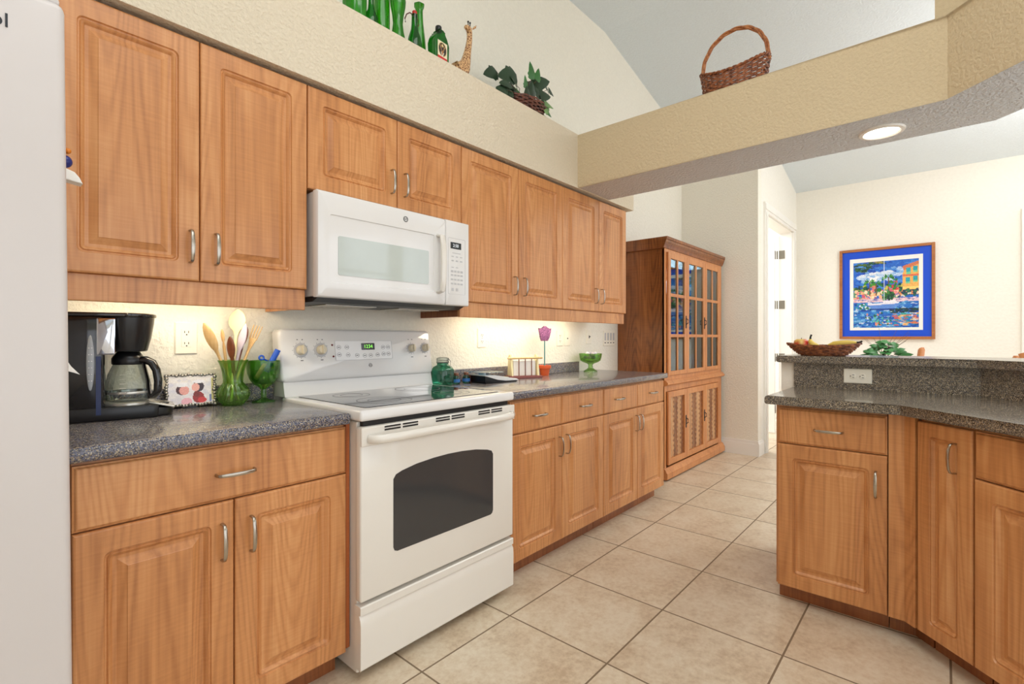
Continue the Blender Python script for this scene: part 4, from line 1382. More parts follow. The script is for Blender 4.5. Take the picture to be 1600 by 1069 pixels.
box(b, 1.972, 2.034, 2.054, 2.081, CT + 0.004, CT + 0.040)
solo('wooden_block', b, M['spoon_dark'], 'small ribbed brown block between the tiny bottles and the scale', 'block')
# kitchen scale, long axis along local x
t = thing('kitchen_scale', 'black and white kitchen scale with a grey oval display', 'scale', (2.105, 1.985, CT), math.radians(-6))
b = BM(); prism(b, [(-0.115, 0.0), (0.118, 0.0), (0.130, 0.006), (0.110, 0.008), (0.03, 0.009), (-0.03, 0.016), (-0.08, 0.031), (-0.122, 0.042), (-0.122, 0.006)], -0.075, 0.075, bev=0.003, axis='y')
part('base', b, M['black'], t, local=True, smooth=30)
up = [(-0.124, 0.0425), (-0.08, 0.0320), (-0.03, 0.0170), (0.03, 0.0100), (0.110, 0.0088), (0.131, 0.0065), (0.135, 0.009), (0.118, 0.018), (0.06, 0.026), (0.0, 0.037), (-0.05, 0.045), (-0.124, 0.047)]
b = BM(); prism(b, up, -0.078, 0.078, bev=0.002, axis='y')
part('top_shell', b, M['appl'], t, local=True, smooth=30)
b = BM(); ball(b, (0.060, -0.02, 0.0255), 0.032, 1.0, 1.2, 0.12)
dsp = part('display', b, plain('grey_lcd', (168, 172, 150), 0.2), t, local=True, smooth=180)
b = BM(); prism(b, rrect(-0.14, 0.02, -0.085, 0.085, 0.02), 0.0585, 0.0625, bev=0.001); lathe(b, [(0.03, 0.046), (0.03, 0.0586)], -0.07, 0, 0, 20)
part('weighing_plate', b, M['pane'], t, local=True, label='thin clear weighing plate')
# napkin holder
t = thing('napkin_holder', 'wooden napkin holder with dark rods and a red-brown base', 'napkin holder', (2.435, 2.03, CT), math.radians(-24))
b = BM(); box(b, -0.115, 0.115, -0.045, 0.045, 0.0, 0.016, 0.002)
part('base', b, plain('red_brown_paint', (136, 78, 74), 0.5), t, local=True)
for s in (-1, 1):
    b = BM(); prism(b, [(-0.036, 0.0163), (0.036, 0.0163), (0.020, 0.135), (0.010, 0.150), (-0.010, 0.150), (-0.020, 0.135)], s * 0.092 - 0.006, s * 0.092 + 0.006, bev=0.002, axis='x')
    part('end_panel', b, plain('ivory_wood_paint', (238, 224, 178), 0.5), t, local=True)
b = BM(); sweep(b, [(-0.122, -0.028, 0.128), (0.122, -0.028, 0.128)], 0.006, seg=12)
part('top_rail', b, M['spoon'], t, local=True, smooth=50)
for k in (-0.045, 0.0, 0.045):
    b = BM(); sweep(b, [(k, -0.030, 0.0163), (k, -0.028, 0.122)], 0.0032, seg=8)
    part('rod', b, M['spoon_dark'], t, local=True, smooth=50)
b = BM()
for i in range(5):
    box(b, -0.078, 0.078, -0.018 + i * 0.008, -0.0115 + i * 0.008, 0.0165, 0.112 + 0.004 * (i % 2), 0.002)
solo_m = Matrix.Translation((2.435, 2.03, CT)) @ Matrix.Rotation(math.radians(-24), 4, 'Z')
bmesh.ops.transform(b, matrix=solo_m, verts=b.verts)
solo('napkin_stack', b, M['trim'], 'stack of white paper napkins in the wooden holder', 'napkins')
# tulip ornament
TX, TY = 2.692, 2.055
t = thing('tulip_ornament', 'purple cut-out tulip on a stem in a small terracotta pot', 'ornament', (TX, TY, CT), math.radians(-22))
b = BM(); lathe(b, [(0.028, 0.0), (0.036, 0.048), (0.042, 0.048), (0.044, 0.050), (0.045, 0.068), (0.040, 0.069), (0.036, 0.060), (0.005, 0.058)], 0, 0, 0, 28)
part('pot', b, M['terracotta'], t, local=True, smooth=40)
b = BM(); sweep(b, [(0, 0, 0.058), (0, 0, 0.246)], 0.0042, seg=10)
part('stem', b, plain('teal_paint', (74, 140, 136), 0.5), t, local=True, smooth=50)
b = BM(); prism(b, [(-0.026, 0.236), (0.022, 0.236), (0.036, 0.262), (0.042, 0.300), (0.050, 0.322), (0.030, 0.318), (0.016, 0.326), (0.008, 0.338), (-0.006, 0.338), (-0.014, 0.326), (-0.028, 0.318), (-0.048, 0.324), (-0.042, 0.300), (-0.036, 0.262)], -0.010, 0.010, bev=0.003, axis='y')
m, nt, bs = new_mat('purple_glitter')
tc = node(nt, 'ShaderNodeTexCoord'); vo = node(nt, 'ShaderNodeTexVoronoi', i_Scale=150.0)
nt.links.new(tc.outputs['Object'], vo.inputs['Vector'])
nt.links.new(ramp(nt, vo.outputs[0], [(0.1, lin((186, 124, 170))), (0.4, lin((128, 74, 118))), (0.8, lin((96, 52, 94)))]), bs.inputs['Base Color'])
part('flower', b, m, t, local=True)
# footed bowl
BX, BY2 = 3.235, 2.03
t = thing('footed_bowl', 'footed green glass bowl at the hutch end of the worktop', 'bowl', (BX, BY2, CT))
b = BM(); lathe(b, [(0.052, 0.0), (0.050, 0.005), (0.034, 0.016), (0.018, 0.028), (0.016, 0.050), (0.024, 0.060), (0.060, 0.074), (0.076, 0.086), (0.082, 0.110), (0.086, 0.138), (0.082, 0.138), (0.078, 0.110), (0.070, 0.088), (0.02, 0.070)], BX, BY2, CT, 48, flute=lambda a, z: 0.025 * math.cos(8 * a) if z > 0.05 else 0.04 * math.cos(8 * a))
part('vessel', b, M['green_glass'], t, smooth=50)
rs = random.Random(11)
for i in range(9):
    a, rr = i * 2.4, 0.012 + 0.034 * math.sqrt(i / 9)
    cc = [(150, 130, 190), (238, 236, 240), (90, 80, 150), (214, 206, 224)][i % 4]
    b = BM(); ball(b, (BX + rr * math.cos(a), BY2 + rr * math.sin(a), CT + 0.108 + 0.030 * (i % 2) + 0.015 * (i == 0)), 0.017, 1, 1, 0.8, 12, 8)
    solo('wrapped_sweet', b, plain('sweet_wrapper_%s' % 'abcd'[i % 4], cc, 0.3), 'small purple or white wrapped sweet in the footed green bowl', 'sweet', 'sweets in the footed green bowl', smooth=180)


# ------------------------------------------------------------------ hutch
HX0, HX1, HY = 3.865, 5.235, 1.72
t = thing('hutch', 'large red-oak display hutch with glass doors against the end wall', 'hutch', ((HX0 + HX1) / 2, 1.94, 0.0))
b = BM()
box(b, HX0, HX0 + 0.025, HY + 0.004, 2.146, 0.05, 1.915)
box(b, HX1 - 0.025, HX1, HY + 0.004, 2.146, 0.05, 1.915)
box(b, HX0 + 0.025, HX1 - 0.025, 2.125, 2.146, 0.05, 1.915)
for z in (0.07, 0.835, 1.895):
    box(b, HX0 + 0.025, HX1 - 0.025, HY + 0.006, 2.125, z - 0.01, z + 0.012)
part('carcass', b, M['hutch'], t)
for z in (1.19, 1.535):
    b = BM(); box(b, HX0 + 0.026, HX1 - 0.026, HY + 0.06, 2.124, z - 0.009, z + 0.009, 0.002)
    part('shelf', b, M['pane'], t, label='clear glass shelf')
b = BM()
for x0, x1 in ((HX0, 3.900), (5.140, HX1)):
    box(b, x0, x1, HY, HY + 0.02, 0.10, 1.915, 0.002)
box(b, 3.900, 5.140, HY, HY + 0.02, 1.882, 1.915); box(b, 3.900, 5.140, HY, HY + 0.02, 0.822, 0.859)
box(b, 3.900, 5.140, HY, HY + 0.02, 0.728, 0.776)
part('face_frame', b, M['hutch_face'], t)
crown = [(HY + 0.012, 1.905), (HY - 0.008, 1.908), (HY - 0.008, 1.925), (HY - 0.014, 1.940), (HY - 0.026, 1.955), (HY - 0.026, 1.972), (HY - 0.034, 1.976), (HY - 0.036, 1.997), (2.147, 1.997), (2.147, 1.905)]
b = BM(); prism(b, crown, HX0 - 0.032, HX1 + 0.015, bev=0.004, axis='x')
for d, za, zb in ((0.008, 1.908, 1.93),):
    box(b, HX0 - 0.008, HX0, HY, 2.146, za, zb)
part('crown_moulding', b, M['hutch'], t, smooth=30)
b = BM(); prism(b, [(HY - 0.022, 0.780), (HY - 0.030, 0.788), (HY - 0.030, 0.800), (HY - 0.020, 0.810), (HY - 0.010, 0.822), (2.146, 0.822), (2.146, 0.776), (HY - 0.010, 0.776)], HX0 - 0.002, HX1 + 0.012, axis='x')
part('waist_moulding', b, M['hutch_face'], t, smooth=30)
b = BM(); prism(b, [(HY - 0.026, 0.012), (HY - 0.032, 0.018), (HY - 0.032, 0.062), (HY - 0.022, 0.074), (HY - 0.018, 0.088), (HY - 0.004, 0.102), (2.146, 0.102), (2.146, 0.0), (HY + 0.03, 0.0), (HY + 0.03, 0.012)], HX0 - 0.015, HX1 + 0.012, axis='x')
part('base_moulding', b, M['hutch_face'], t, smooth=30)
seam = [3.902, 4.293, 4.735, 5.138]
for i in range(3):
    xa, xb = seam[i] + 0.002, seam[i + 1] - 0.002
    b = BM()
    sw = 0.048
    z0, z1 = 0.861, 1.880
    box(b, xa, xa + sw, HY - 0.018, HY, z0, z1, 0.003); box(b, xb - sw, xb, HY - 0.018, HY, z0, z1, 0.003)
    box(b, xa + sw, xb - sw, HY - 0.0175, HY, z0, z0 + 0.035, 0.002); box(b, xa + sw, xb - sw, HY - 0.0175, HY, z1 - 0.05, z1, 0.002)
    d = part('glass_door', b, M['hutch_face'], t)
    b = BM(); box(b, xa + sw, xb - sw, HY - 0.008, HY - 0.005, z0 + 0.035, z1 - 0.05)
    part('pane', b, M['pane'], d, label='glass panes of the door')
    b = BM()
    xm = (xa + xb) / 2
    box(b, xm - 0.011, xm + 0.011, HY - 0.016, HY - 0.001, z0 + 0.035, z1 - 0.05, 0.002)
    for zm in (1.19, 1.528):
        box(b, xa + sw, xb - sw, HY - 0.0165, HY - 0.001, zm - 0.013, zm + 0.013, 0.002)
    part('muntins', b, M['hutch_face'], d)
    if i < 2:
        b = BM(); prism(b, rrect(xb - 0.030, xb - 0.012, 1.255, 1.365, 0.006), HY - 0.021, HY - 0.018, axis='y'); sweep(b, [(xb - 0.021, HY - 0.02, 1.29), (xb - 0.021, HY - 0.036, 1.30), (xb - 0.021, HY - 0.036, 1.33), (xb - 0.021, HY - 0.02, 1.34)], 0.004)
        part('handle', b, M['darkgrey'], d, smooth=40)
    z0, z1 = 0.122, 0.726
    b = BM()
    box(b, xa, xa + sw, HY - 0.018, HY, z0, z1, 0.003); box(b, xb - sw, xb, HY - 0.018, HY, z0, z1, 0.003)
    box(b, xa + sw, xb - sw, HY - 0.0175, HY, z0, z0 + 0.05, 0.002); box(b, xa + sw, xb - sw, HY - 0.0175, HY, z1 - 0.05, z1, 0.002)
    d = part('lower_door', b, M['hutch_face'], t)
    # carved panel: overlapping scallops standing in vertical bands
    b = BM()
    px0, px1, pz0, pz1 = xa + sw, xb - sw, z0 + 0.05, z1 - 0.05
    nx, nz = 40, 60
    V = [[b.verts.new((px0 + (px1 - px0) * k / nx, HY - 0.005 - 0.0035 * (math.sin(2 * PI * (4 * k / nx + 0.10 * math.sin(j * 1.05)))), pz0 + (pz1 - pz0) * j / nz)) for k in range(nx + 1)] for j in range(nz + 1)]
    for j in range(nz):
        for k in range(nx):
            b.faces.new([V[j][k], V[j][k + 1], V[j + 1][k + 1], V[j + 1][k]])
    cpo = part('carved_panel', b, [M['hutch_panel'], M['hutch_inlay']], d, smooth=60)
    for k, f in enumerate(cpo.data.polygons):
        ki, ji = k % nx, k // nx
        if math.sin(2 * PI * (2 * ki / nx + 0.06 * math.sin(ji * 1.3) - 0.05)) > 0.1:
            f.material_index = 1
    if i < 2:
        b = BM(); prism(b, rrect(xb - 0.030, xb - 0.012, 0.385, 0.495, 0.006), HY - 0.021, HY - 0.018, axis='y'); sweep(b, [(xb - 0.021, HY - 0.02, 0.42), (xb - 0.021, HY - 0.036, 0.43), (xb - 0.021, HY - 0.036, 0.46), (xb - 0.021, HY - 0.02, 0.47)], 0.004)
        part('handle', b, M['darkgrey'], d, smooth=40)

# things behind the hutch glass
area_light('hutch_fill_light', (4.52, 1.93, 1.875), (0, 0, 0), 1.1, 8, (0.92, 0.96, 1.0), 0.2)  # added fill inside the hutch, brightens what stands on the shelves
blue_glass = glass_mat('cobalt_glass', (52, 120, 226), tint_gain=0.8)
aqua_glass = glass_mat('aqua_glass', (90, 200, 214), tint_gain=0.8)
china = plain('blue_white_china', (206, 222, 244), 0.15, coat=0.3)
cobalt = plain('cobalt_china', (36, 84, 190), 0.15, coat=0.3)


def hutch_plate(x, z, r, mat, label):
    b = BM()
    mt = Matrix.Translation((x, 2.06, z + r * 0.98)) @ Matrix.Rotation(math.radians(78), 4, 'X')
    lathe(b, [(r * 0.3, -0.004), (r * 0.6, -0.002), (r, 0.016), (r, 0.019), (r * 0.62, 0.004), (r * 0.05, 0.003)], seg=36, mat=mt)
    solo('plate', b, mat, label, 'plate', smooth=50)


def hutch_vase(name, x, y, z, h, r, mat, label, cat='vase'):
    b = BM(); lathe(b, [(r * 0.5, 0), (r * 0.62, h * 0.04), (r, h * 0.3), (r * 0.9, h * 0.55), (r * 0.35, h * 0.8), (r * 0.55, h), (r * 0.45, h * 0.99), (r * 0.28, h * 0.8), (r * 0.8, h * 0.5), (r * 0.6, h * 0.08)], x, y, z, 24)
    solo(name, b, mat, label, cat, smooth=50)


def hutch_goblet(x, y, z, h, r, mat, label):
    b = BM(); lathe(b, [(r * 0.8, 0), (r * 0.7, 0.005), (0.006, 0.014), (0.006, h * 0.45), (r * 0.7, h * 0.6), (r, h * 0.85), (r * 0.92, h), (r * 0.85, h), (r * 0.9, h * 0.85), (r * 0.5, h * 0.6), (0.004, h * 0.5)], x, y, z, 22)
    solo('goblet', b, mat, label, 'goblet', smooth=50)


S0, S1, S2 = 0.8475, 1.1995, 1.5445
hutch_plate(4.08, S2, 0.125, cobalt, 'dark blue plate standing on the top hutch shelf behind the left glass door')
hutch_vase('vase', 4.21, 1.90, S2, 0.22, 0.055, china, 'pale blue vase on the top hutch shelf behind the left glass door')
hutch_plate(4.10, S1, 0.12, china, 'pale china plate on the middle hutch shelf behind the left glass door')
hutch_vase('vase', 3.99, 1.90, S1, 0.17, 0.055, cobalt, 'cobalt vase on the middle hutch shelf behind the left glass door')
hutch_goblet(4.20, 1.86, S1, 0.19, 0.045, blue_glass, 'blue goblet on the middle hutch shelf behind the left glass door')
hutch_vase('vase', 4.02, 1.90, S0, 0.26, 0.06, plain('teal_china', (40, 132, 142), 0.15, coat=0.3), 'tall teal vase on the lowest hutch shelf behind the left glass door')
hutch_vase('pitcher', 4.20, 1.93, S0, 0.22, 0.07, cobalt, 'cobalt pitcher on the lowest hutch shelf behind the left glass door', 'pitcher')
hutch_goblet(4.42, 1.90, S2, 0.21, 0.045, aqua_glass, 'aqua goblet on the top hutch shelf behind the middle glass door')
hutch_vase('vase', 4.61, 1.95, S2, 0.25, 0.05, aqua_glass, 'tall aqua vase on the top hutch shelf behind the middle glass door')
hutch_goblet(4.44, 1.88, S1, 0.16, 0.05, china, 'white goblet on the middle hutch shelf behind the middle glass door')
hutch_goblet(4.60, 1.90, S1, 0.20, 0.045, aqua_glass, 'aqua goblet on the middle hutch shelf behind the middle glass door')
hutch_vase('jar', 4.45, 1.90, S0, 0.16, 0.07, china, 'white china jar on the lowest hutch shelf behind the middle glass door', 'jar')
hutch_vase('vase', 4.61, 1.93, S0, 0.28, 0.06, plain('sky_china', (96, 158, 214), 0.15, coat=0.3), 'sky blue vase on the lowest hutch shelf behind the middle glass door')
hutch_vase('vase', 4.88, 1.92, S2, 0.24, 0.05, plain('sea_china', (80, 150, 160), 0.15, coat=0.3), 'teal vase on the top hutch shelf behind the right glass door')
hutch_goblet(4.90, 1.90, S1, 0.20, 0.045, blue_glass, 'blue goblet on the middle hutch shelf behind the right glass door')
hutch_vase('jar', 4.90, 1.90, S0, 0.16, 0.07, cobalt, 'cobalt jar on the lowest hutch shelf behind the right glass door', 'jar')

# ------------------------------------------------------------------ collection on the soffit shelf
SZ = 2.5002
def bottle(name, label, x, y, prof, mat, cap=None, flute=None, seg=28, cat='bottle', group=None):
    t = thing(name, label, cat, (x, y, SZ), 0, group)
    b = BM(); lathe(b, prof, x, y, SZ, seg, flute=flute)
    part('vessel', b, M[mat], t, smooth=45)
    if cap:
        b = BM(); lathe(b, cap[0], x, y, SZ, 18)
        part('cap', b, M[cap[1]] if isinstance(cap[1], str) else cap[1], t, smooth=40)
    return t


ft = lambda a, z: 0.05 * math.cos(9 * a + 70 * z) + 0.03 * math.cos(11 * a - 90 * z)
bottle('patterned_jar', 'wide patterned green glass jar, leftmost on the soffit shelf', 1.155, 1.905, [(0.040, 0.0), (0.046, 0.006), (0.048, 0.10), (0.048, 0.20), (0.040, 0.22), (0.036, 0.23)], 'lime_bottle', flute=ft, seg=60, cat='jar')
bottle('bottle', 'small round-shouldered green bottle beside the leftmost patterned jar', 1.232, 1.90, [(0.024, 0.0), (0.028, 0.004), (0.030, 0.05), (0.028, 0.085), (0.015, 0.115), (0.012, 0.14), (0.012, 0.22), (0.015, 0.224), (0.015, 0.24), (0.010, 0.24)], 'bottle_green')
bottle('patterned_vase', 'leaf-patterned pale green glass vase between two green bottles', 1.318, 1.945, [(0.030, 0.0), (0.034, 0.005), (0.035, 0.12), (0.034, 0.25), (0.036, 0.28), (0.030, 0.28)], 'lime_bottle', flute=ft, seg=60, cat='vase')
bottle('bottle', 'tall bell-bottomed green bottle left of the swing-top bottle', 1.363, 1.885, [(0.030, 0.0), (0.036, 0.006), (0.035, 0.035), (0.026, 0.075), (0.022, 0.11), (0.026, 0.15), (0.034, 0.19), (0.036, 0.215), (0.028, 0.25), (0.016, 0.28), (0.016, 0.31), (0.012, 0.31)], 'lime_bottle')
tb = bottle('bottle', 'dark green swing-top bottle with a red stopper and wire bail', 1.458, 1.885, [(0.030, 0.0), (0.0345, 0.005), (0.0345, 0.06), (0.030, 0.085), (0.018, 0.125), (0.015, 0.15), (0.014, 0.19), (0.015, 0.198)], 'bottle_green', ([(0.010, 0.198), (0.0115, 0.201), (0.0115, 0.213), (0.008, 0.217)], plain('red_rubber', (190, 44, 32), 0.5)))
b = BM(); sweep(b, [(1.458 - 0.013, 1.885, SZ + 0.195), (1.430, 1.885, SZ + 0.196), (1.412, 1.885, SZ + 0.18), (1.402, 1.885, SZ + 0.155), (1.405, 1.885, SZ + 0.14)], 0.0028)
sweep(b, [(1.458 + 0.012, 1.885, SZ + 0.20), (1.478, 1.885, SZ + 0.185), (1.482, 1.885, SZ + 0.16), (1.474, 1.885, SZ + 0.15)], 0.0025)
part('wire_bail', b, plain('rusty_wire', (96, 50, 34), 0.5), tb, smooth=50)
bottle('bottle', 'slender twisted green bottle with a flared lip beside the swing-top bottle', 1.548, 1.965, [(0.034, 0.0), (0.037, 0.01), (0.034, 0.08), (0.028, 0.16), (0.020, 0.24), (0.017, 0.29), (0.018, 0.305), (0.025, 0.318), (0.026, 0.326), (0.018, 0.324)], 'lime_bottle', flute=lambda a, z: 0.05 * math.cos(6 * a + 60 * z), seg=60)
# flat square-shouldered liqueur bottle
JX2, JY2 = 1.622, 1.905
t = thing('liqueur_bottle', 'flat rectangular green liqueur bottle with black cap and stag label', 'bottle', (JX2, JY2, SZ), math.radians(4))
b = BM(); prism(b, [(-0.044, 0.0), (0.044, 0.0), (0.047, 0.006), (0.047, 0.135), (0.044, 0.155), (0.034, 0.175), (0.018, 0.187), (0.013, 0.192), (0.013, 0.205), (-0.013, 0.205), (-0.013, 0.192), (-0.018, 0.187), (-0.034, 0.175), (-0.044, 0.155), (-0.047, 0.135), (-0.047, 0.006)], -0.028, 0.028, bev=0.007, seg=3, axis='y')
part('vessel', b, M['bottle_green'], t, local=True, smooth=45)
b = BM(); lathe(b, [(0.0145, 0.203), (0.016, 0.205), (0.016, 0.226), (0.014, 0.229)], 0, 0, 0, 22)
part('cap', b, M['black'], t, local=True, smooth=40)
p = Painter(40, 64, (238, 226, 196))
p.rect(0, 0, 1, 0.02, (60, 110, 50)); p.rect(0, 0, 0.04, 1, (60, 110, 50)); p.rect(0.96, 0, 1, 1, (60, 110, 50))
p.ell(0.5, 0.30, 0.38, 0.26, (196, 160, 90)); p.ell(0.5, 0.30, 0.35, 0.235, (52, 40, 36))
p.poly([(0.34, 0.40), (0.66, 0.40), (0.56, 0.54), (0.5, 0.58), (0.44, 0.54)], (226, 216, 200))
p.poly([(0.40, 0.34), (0.60, 0.34), (0.55, 0.50), (0.45, 0.50)], (176, 120, 70))
for s in (-1, 1):
    p.poly([(0.5 + s * 0.06, 0.34), (0.5 + s * 0.22, 0.14), (0.5 + s * 0.26, 0.16), (0.5 + s * 0.11, 0.35)], (200, 150, 90))
    p.poly([(0.5 + s * 0.14, 0.25), (0.5 + s * 0.10, 0.14), (0.5 + s * 0.14, 0.14), (0.5 + s * 0.18, 0.24)], (200, 150, 90))
p.ell(0.5, 0.16, 0.07, 0.06, (232, 214, 150))
p.rect(0.04, 0.57, 0.96, 0.86, (206, 44, 40)); p.rect(0.04, 0.57, 0.96, 0.585, (238, 226, 196)); p.rect(0.12, 0.96, 0.88, 0.98, (150, 120, 80))
b = BM(); canvas(b, p.a, Matrix.Translation((-0.036, -0.0284, 0.012)) @ Matrix.Diagonal((0.072, 1, 0.132, 1)))
part('paper_label', b, canvas_mat('printed_label', 0.5), t, local=True)

# giraffe figurine: one skinned body
t = thing('giraffe_figurine', 'spotted giraffe figurine between the liqueur bottle and the ivy', 'figurine', (1.80, 1.93, SZ))
m, nt, bs = new_mat('giraffe_coat')
tc = node(nt, 'ShaderNodeTexCoord'); vo = node(nt, 'ShaderNodeTexVoronoi', i_Scale=75.0, feature='DISTANCE_TO_EDGE')
nt.links.new(tc.outputs['Object'], vo.inputs['Vector'])
nt.links.new(ramp(nt, vo.outputs[0], [(0.10, lin((222, 180, 130))), (0.20, lin((134, 82, 46)))]), bs.inputs['Base Color'])
bs.inputs['Roughness'].default_value = 0.45
sk = [((0.055, 0, 0.10), 0.030), ((0.035, 0, 0.125), 0.031), ((0.015, 0, 0.16), 0.023), ((0.030, 0, 0.20), 0.0165), ((0.052, 0, 0.25), 0.0125), ((0.066, 0, 0.295), 0.0115), ((0.066, 0, 0.325), 0.0120), ((0.050, -0.004, 0.333), 0.0115), ((0.033, -0.008, 0.322), 0.0075),
      ((0.0, 0.0, 0.098), 0.034), ((-0.030, 0, 0.080), 0.032)]
# neck rises from the chest on the right; the rump tapers off to the left
sk = [((-0.045, 0.0, 0.075), 0.026), ((-0.015, 0.0, 0.088), 0.034), ((0.018, 0.0, 0.100), 0.035), ((0.030, 0.0, 0.135), 0.031), ((0.038, 0.0, 0.175), 0.024), ((0.050, 0.0, 0.225), 0.019), ((0.060, 0.0, 0.275), 0.016), ((0.062, 0.0, 0.315), 0.0155), ((0.050, -0.006, 0.334), 0.019), ((0.030, -0.012, 0.330), 0.0145), ((0.012, -0.018, 0.320), 0.0115)]
legs = [((-0.042, 0.016, 0.04), 0.012, 0), ((-0.042, -0.016, 0.04), 0.012, 0), ((0.022, 0.016, 0.05), 0.012, 2), ((0.022, -0.016, 0.05), 0.012, 2)]
b = BM()
ly = b.verts.layers.skin.verify()
vs = []
for (c, r) in sk:
    v = b.verts.new((1.80 + c[0], 1.93 + c[1], SZ + c[2])); v[ly].radius = (r, r); vs.append(v)
for a, c in zip(vs, vs[1:]):
    b.edges.new((a, c))
for c, r, k in legs:
    v = b.verts.new((1.80 + c[0], 1.93 + c[1], SZ + c[2])); v[ly].radius = (r, r); b.edges.new((vs[k], v))
    w = b.verts.new((1.80 + c[0], 1.93 + c[1], SZ + 0.006)); w[ly].radius = (0.007, 0.007); b.edges.new((v, w))
vs[1][ly].use_root = True
bmesh.ops.translate(b, vec=(-1.80, -1.93, -SZ), verts=b.verts)
me = bpy.data.meshes.new('body')
b.to_mesh(me); b.free()
o = bpy.data.objects.new('body', me); COL.objects.link(o); o.parent = t
me.materials.append(m)
o.modifiers.new('skin', 'SKIN').use_smooth_shade = True
sb = o.modifiers.new('subdiv', 'SUBSURF'); sb.levels = 2; sb.render_levels = 2
for s in (-1, 1):
    b = BM(); sweep(b, [(1.853 + 0.006 * s, 1.925, SZ + 0.345), (1.853 + 0.007 * s, 1.925, SZ + 0.366), (1.853 + 0.007 * s, 1.925, SZ + 0.370)], [0.003, 0.003, 0.0045]); ball(b, (1.853 + 0.007 * s, 1.925, SZ + 0.370), 0.0055, u=8, v=6)
    part('horn', b, M['black'], t, smooth=60)
    b = BM(); sweep(b, [(1.864 + 0.004 * s, 1.925 - 0.010 * s, SZ + 0.336), (1.878 + 0.004 * s, 1.925 - 0.016 * s, SZ + 0.350), (1.886 + 0.004 * s, 1.925 - 0.018 * s, SZ + 0.362)], [0.004, 0.006, 0.001], [0.002, 0.0025, 0.001])
    part('ear', b, m, t, smooth=60)
    b = BM(); ball(b, (1.840, 1.921 - 0.011 * (s > 0) + 0.008 * (s < 0), SZ + 0.338), 0.003, u=8, v=6)
    part('eye', b, M['black'], t, smooth=180)


# ------------------------------------------------------------------ basketry
def weave(b, cx, cy, cz, rx, ry, H, flare=1.0, base=0.7, rows=9, stakes=26, amp=0.004, th=0.0045, prof=None):
    N = stakes * 4
    for k in range(rows):
        h = (k + 0.5) / rows
        s = base + (flare - base) * (h if prof is None else prof(h))
        pts = []
        for i in range(N):
            a = 2 * PI * i / N
            w = amp * math.cos(stakes / 2 * a + PI * k)
            hh = H(a) if callable(H) else H
            pts.append((cx + (rx * s + w) * math.cos(a), cy + (ry * s + w) * math.sin(a), cz + 0.004 + hh * h))
        sweep(b, pts, th * 1.25, th * 0.8, seg=6, closed=True)


def weave_stakes(b, cx, cy, cz, rx, ry, H, flare=1.0, base=0.7, stakes=26, th=0.003, prof=None):
    for i in range(stakes):
        a = 2 * PI * (i + 0.5) / stakes
        hh = H(a) if callable(H) else H
        pts = []
        for k in range(5):
            h = k / 4
            s = base + (flare - base) * (h if prof is None else prof(h))
            pts.append((cx + rx * s * math.cos(a), cy + ry * s * math.sin(a), cz + 0.003 + hh * h))
        sweep(b, pts, th, seg=6)


def disc(b, cx, cy, cz, rx, ry, t=0.006):
    lathe(b, [(0.98, 0), (1.0, t * 0.5), (0.98, t)], 0, 0, 0, 32, mat=Matrix.Translation((cx, cy, cz)) @ Matrix.Diagonal((rx, ry, 1, 1)))


BZ = 2.5002
bx, by = 2.905, 0.884
Hs = lambda a: 0.118 + 0.070 * (abs(math.sin(a)) ** 2.2)
t = thing('wicker_basket', 'brown wicker basket with a tall hoop handle on top of the beam', 'basket', (bx, by, BZ))
b = BM(); disc(b, bx, by, BZ, 0.105, 0.150); weave(b, bx, by, BZ, 0.125, 0.180, Hs, 1.0, 0.86, 13, 30)
part('woven_side', b, M['wicker'], t, smooth=60)
b = BM(); weave_stakes(b, bx, by, BZ, 0.125, 0.180, Hs, 1.0, 0.86, 30)
part('stakes', b, M['wicker_dark'], t, smooth=60)
b = BM()
N = 96
for ph in (0, PI):
    sweep(b, [(bx + (0.126 + 0.004 * math.cos(20 * PI * i / N * 2 + ph)) * math.cos(2 * PI * i / N), by + (0.181 + 0.004 * math.cos(20 * PI * i / N * 2 + ph)) * math.sin(2 * PI * i / N), BZ + 0.004 + Hs(2 * PI * i / N) + 0.005 * math.sin(20 * PI * i / N * 2 + ph)) for i in range(N)], 0.0055, seg=6, closed=True)
part('rim', b, M['wicker'], t, smooth=60)
b = BM()
for ph in range(3):
    pts = []
    for i in range(41):
        u = i / 40
        a = PI * u
        r0 = 0.0062
        q = ph * 2 * PI / 3 + u * 16
        yc = 0.176 * math.cos(a)
        zc = 0.17 + 0.228 * math.sin(a) ** 0.85
        pts.append((bx + r0 * math.cos(q), by + yc + r0 * math.sin(q) * math.cos(a), BZ + zc + r0 * math.sin(q) * math.sin(a)))
    sweep(b, pts, 0.0062, seg=7, ref=(1, 0, 0))
part('handle', b, wicker_mat('hoop_willow', (206, 138, 84), (150, 84, 44)), t, smooth=60)

# ivy in a dark basket on the soffit shelf
ix, iy = 2.34, 1.945
t = thing('ivy_plant', 'dark ivy plant in a wicker basket in the corner of the soffit shelf', 'plant', (ix, iy, SZ))
b = BM(); disc(b, ix, iy, SZ, 0.10, 0.075); weave(b, ix, iy, SZ, 0.165, 0.11, 0.105, 1.0, 0.62, 12, 26)
pot = part('basket', b, M['wicker_dark'], t, smooth=60)
b = BM(); weave_stakes(b, ix, iy, SZ, 0.165, 0.11, 0.105, 1.0, 0.62, 26)
part('stakes', b, M['wicker_dark'], pot, smooth=60)
b = BM(); ball(b, (ix, iy, SZ + 0.095), 0.10, 1.55, 1.0, 0.35)
part('moss', b, plain('dark_moss', (34, 40, 26), 0.9, vary=0.2), t, smooth=180)


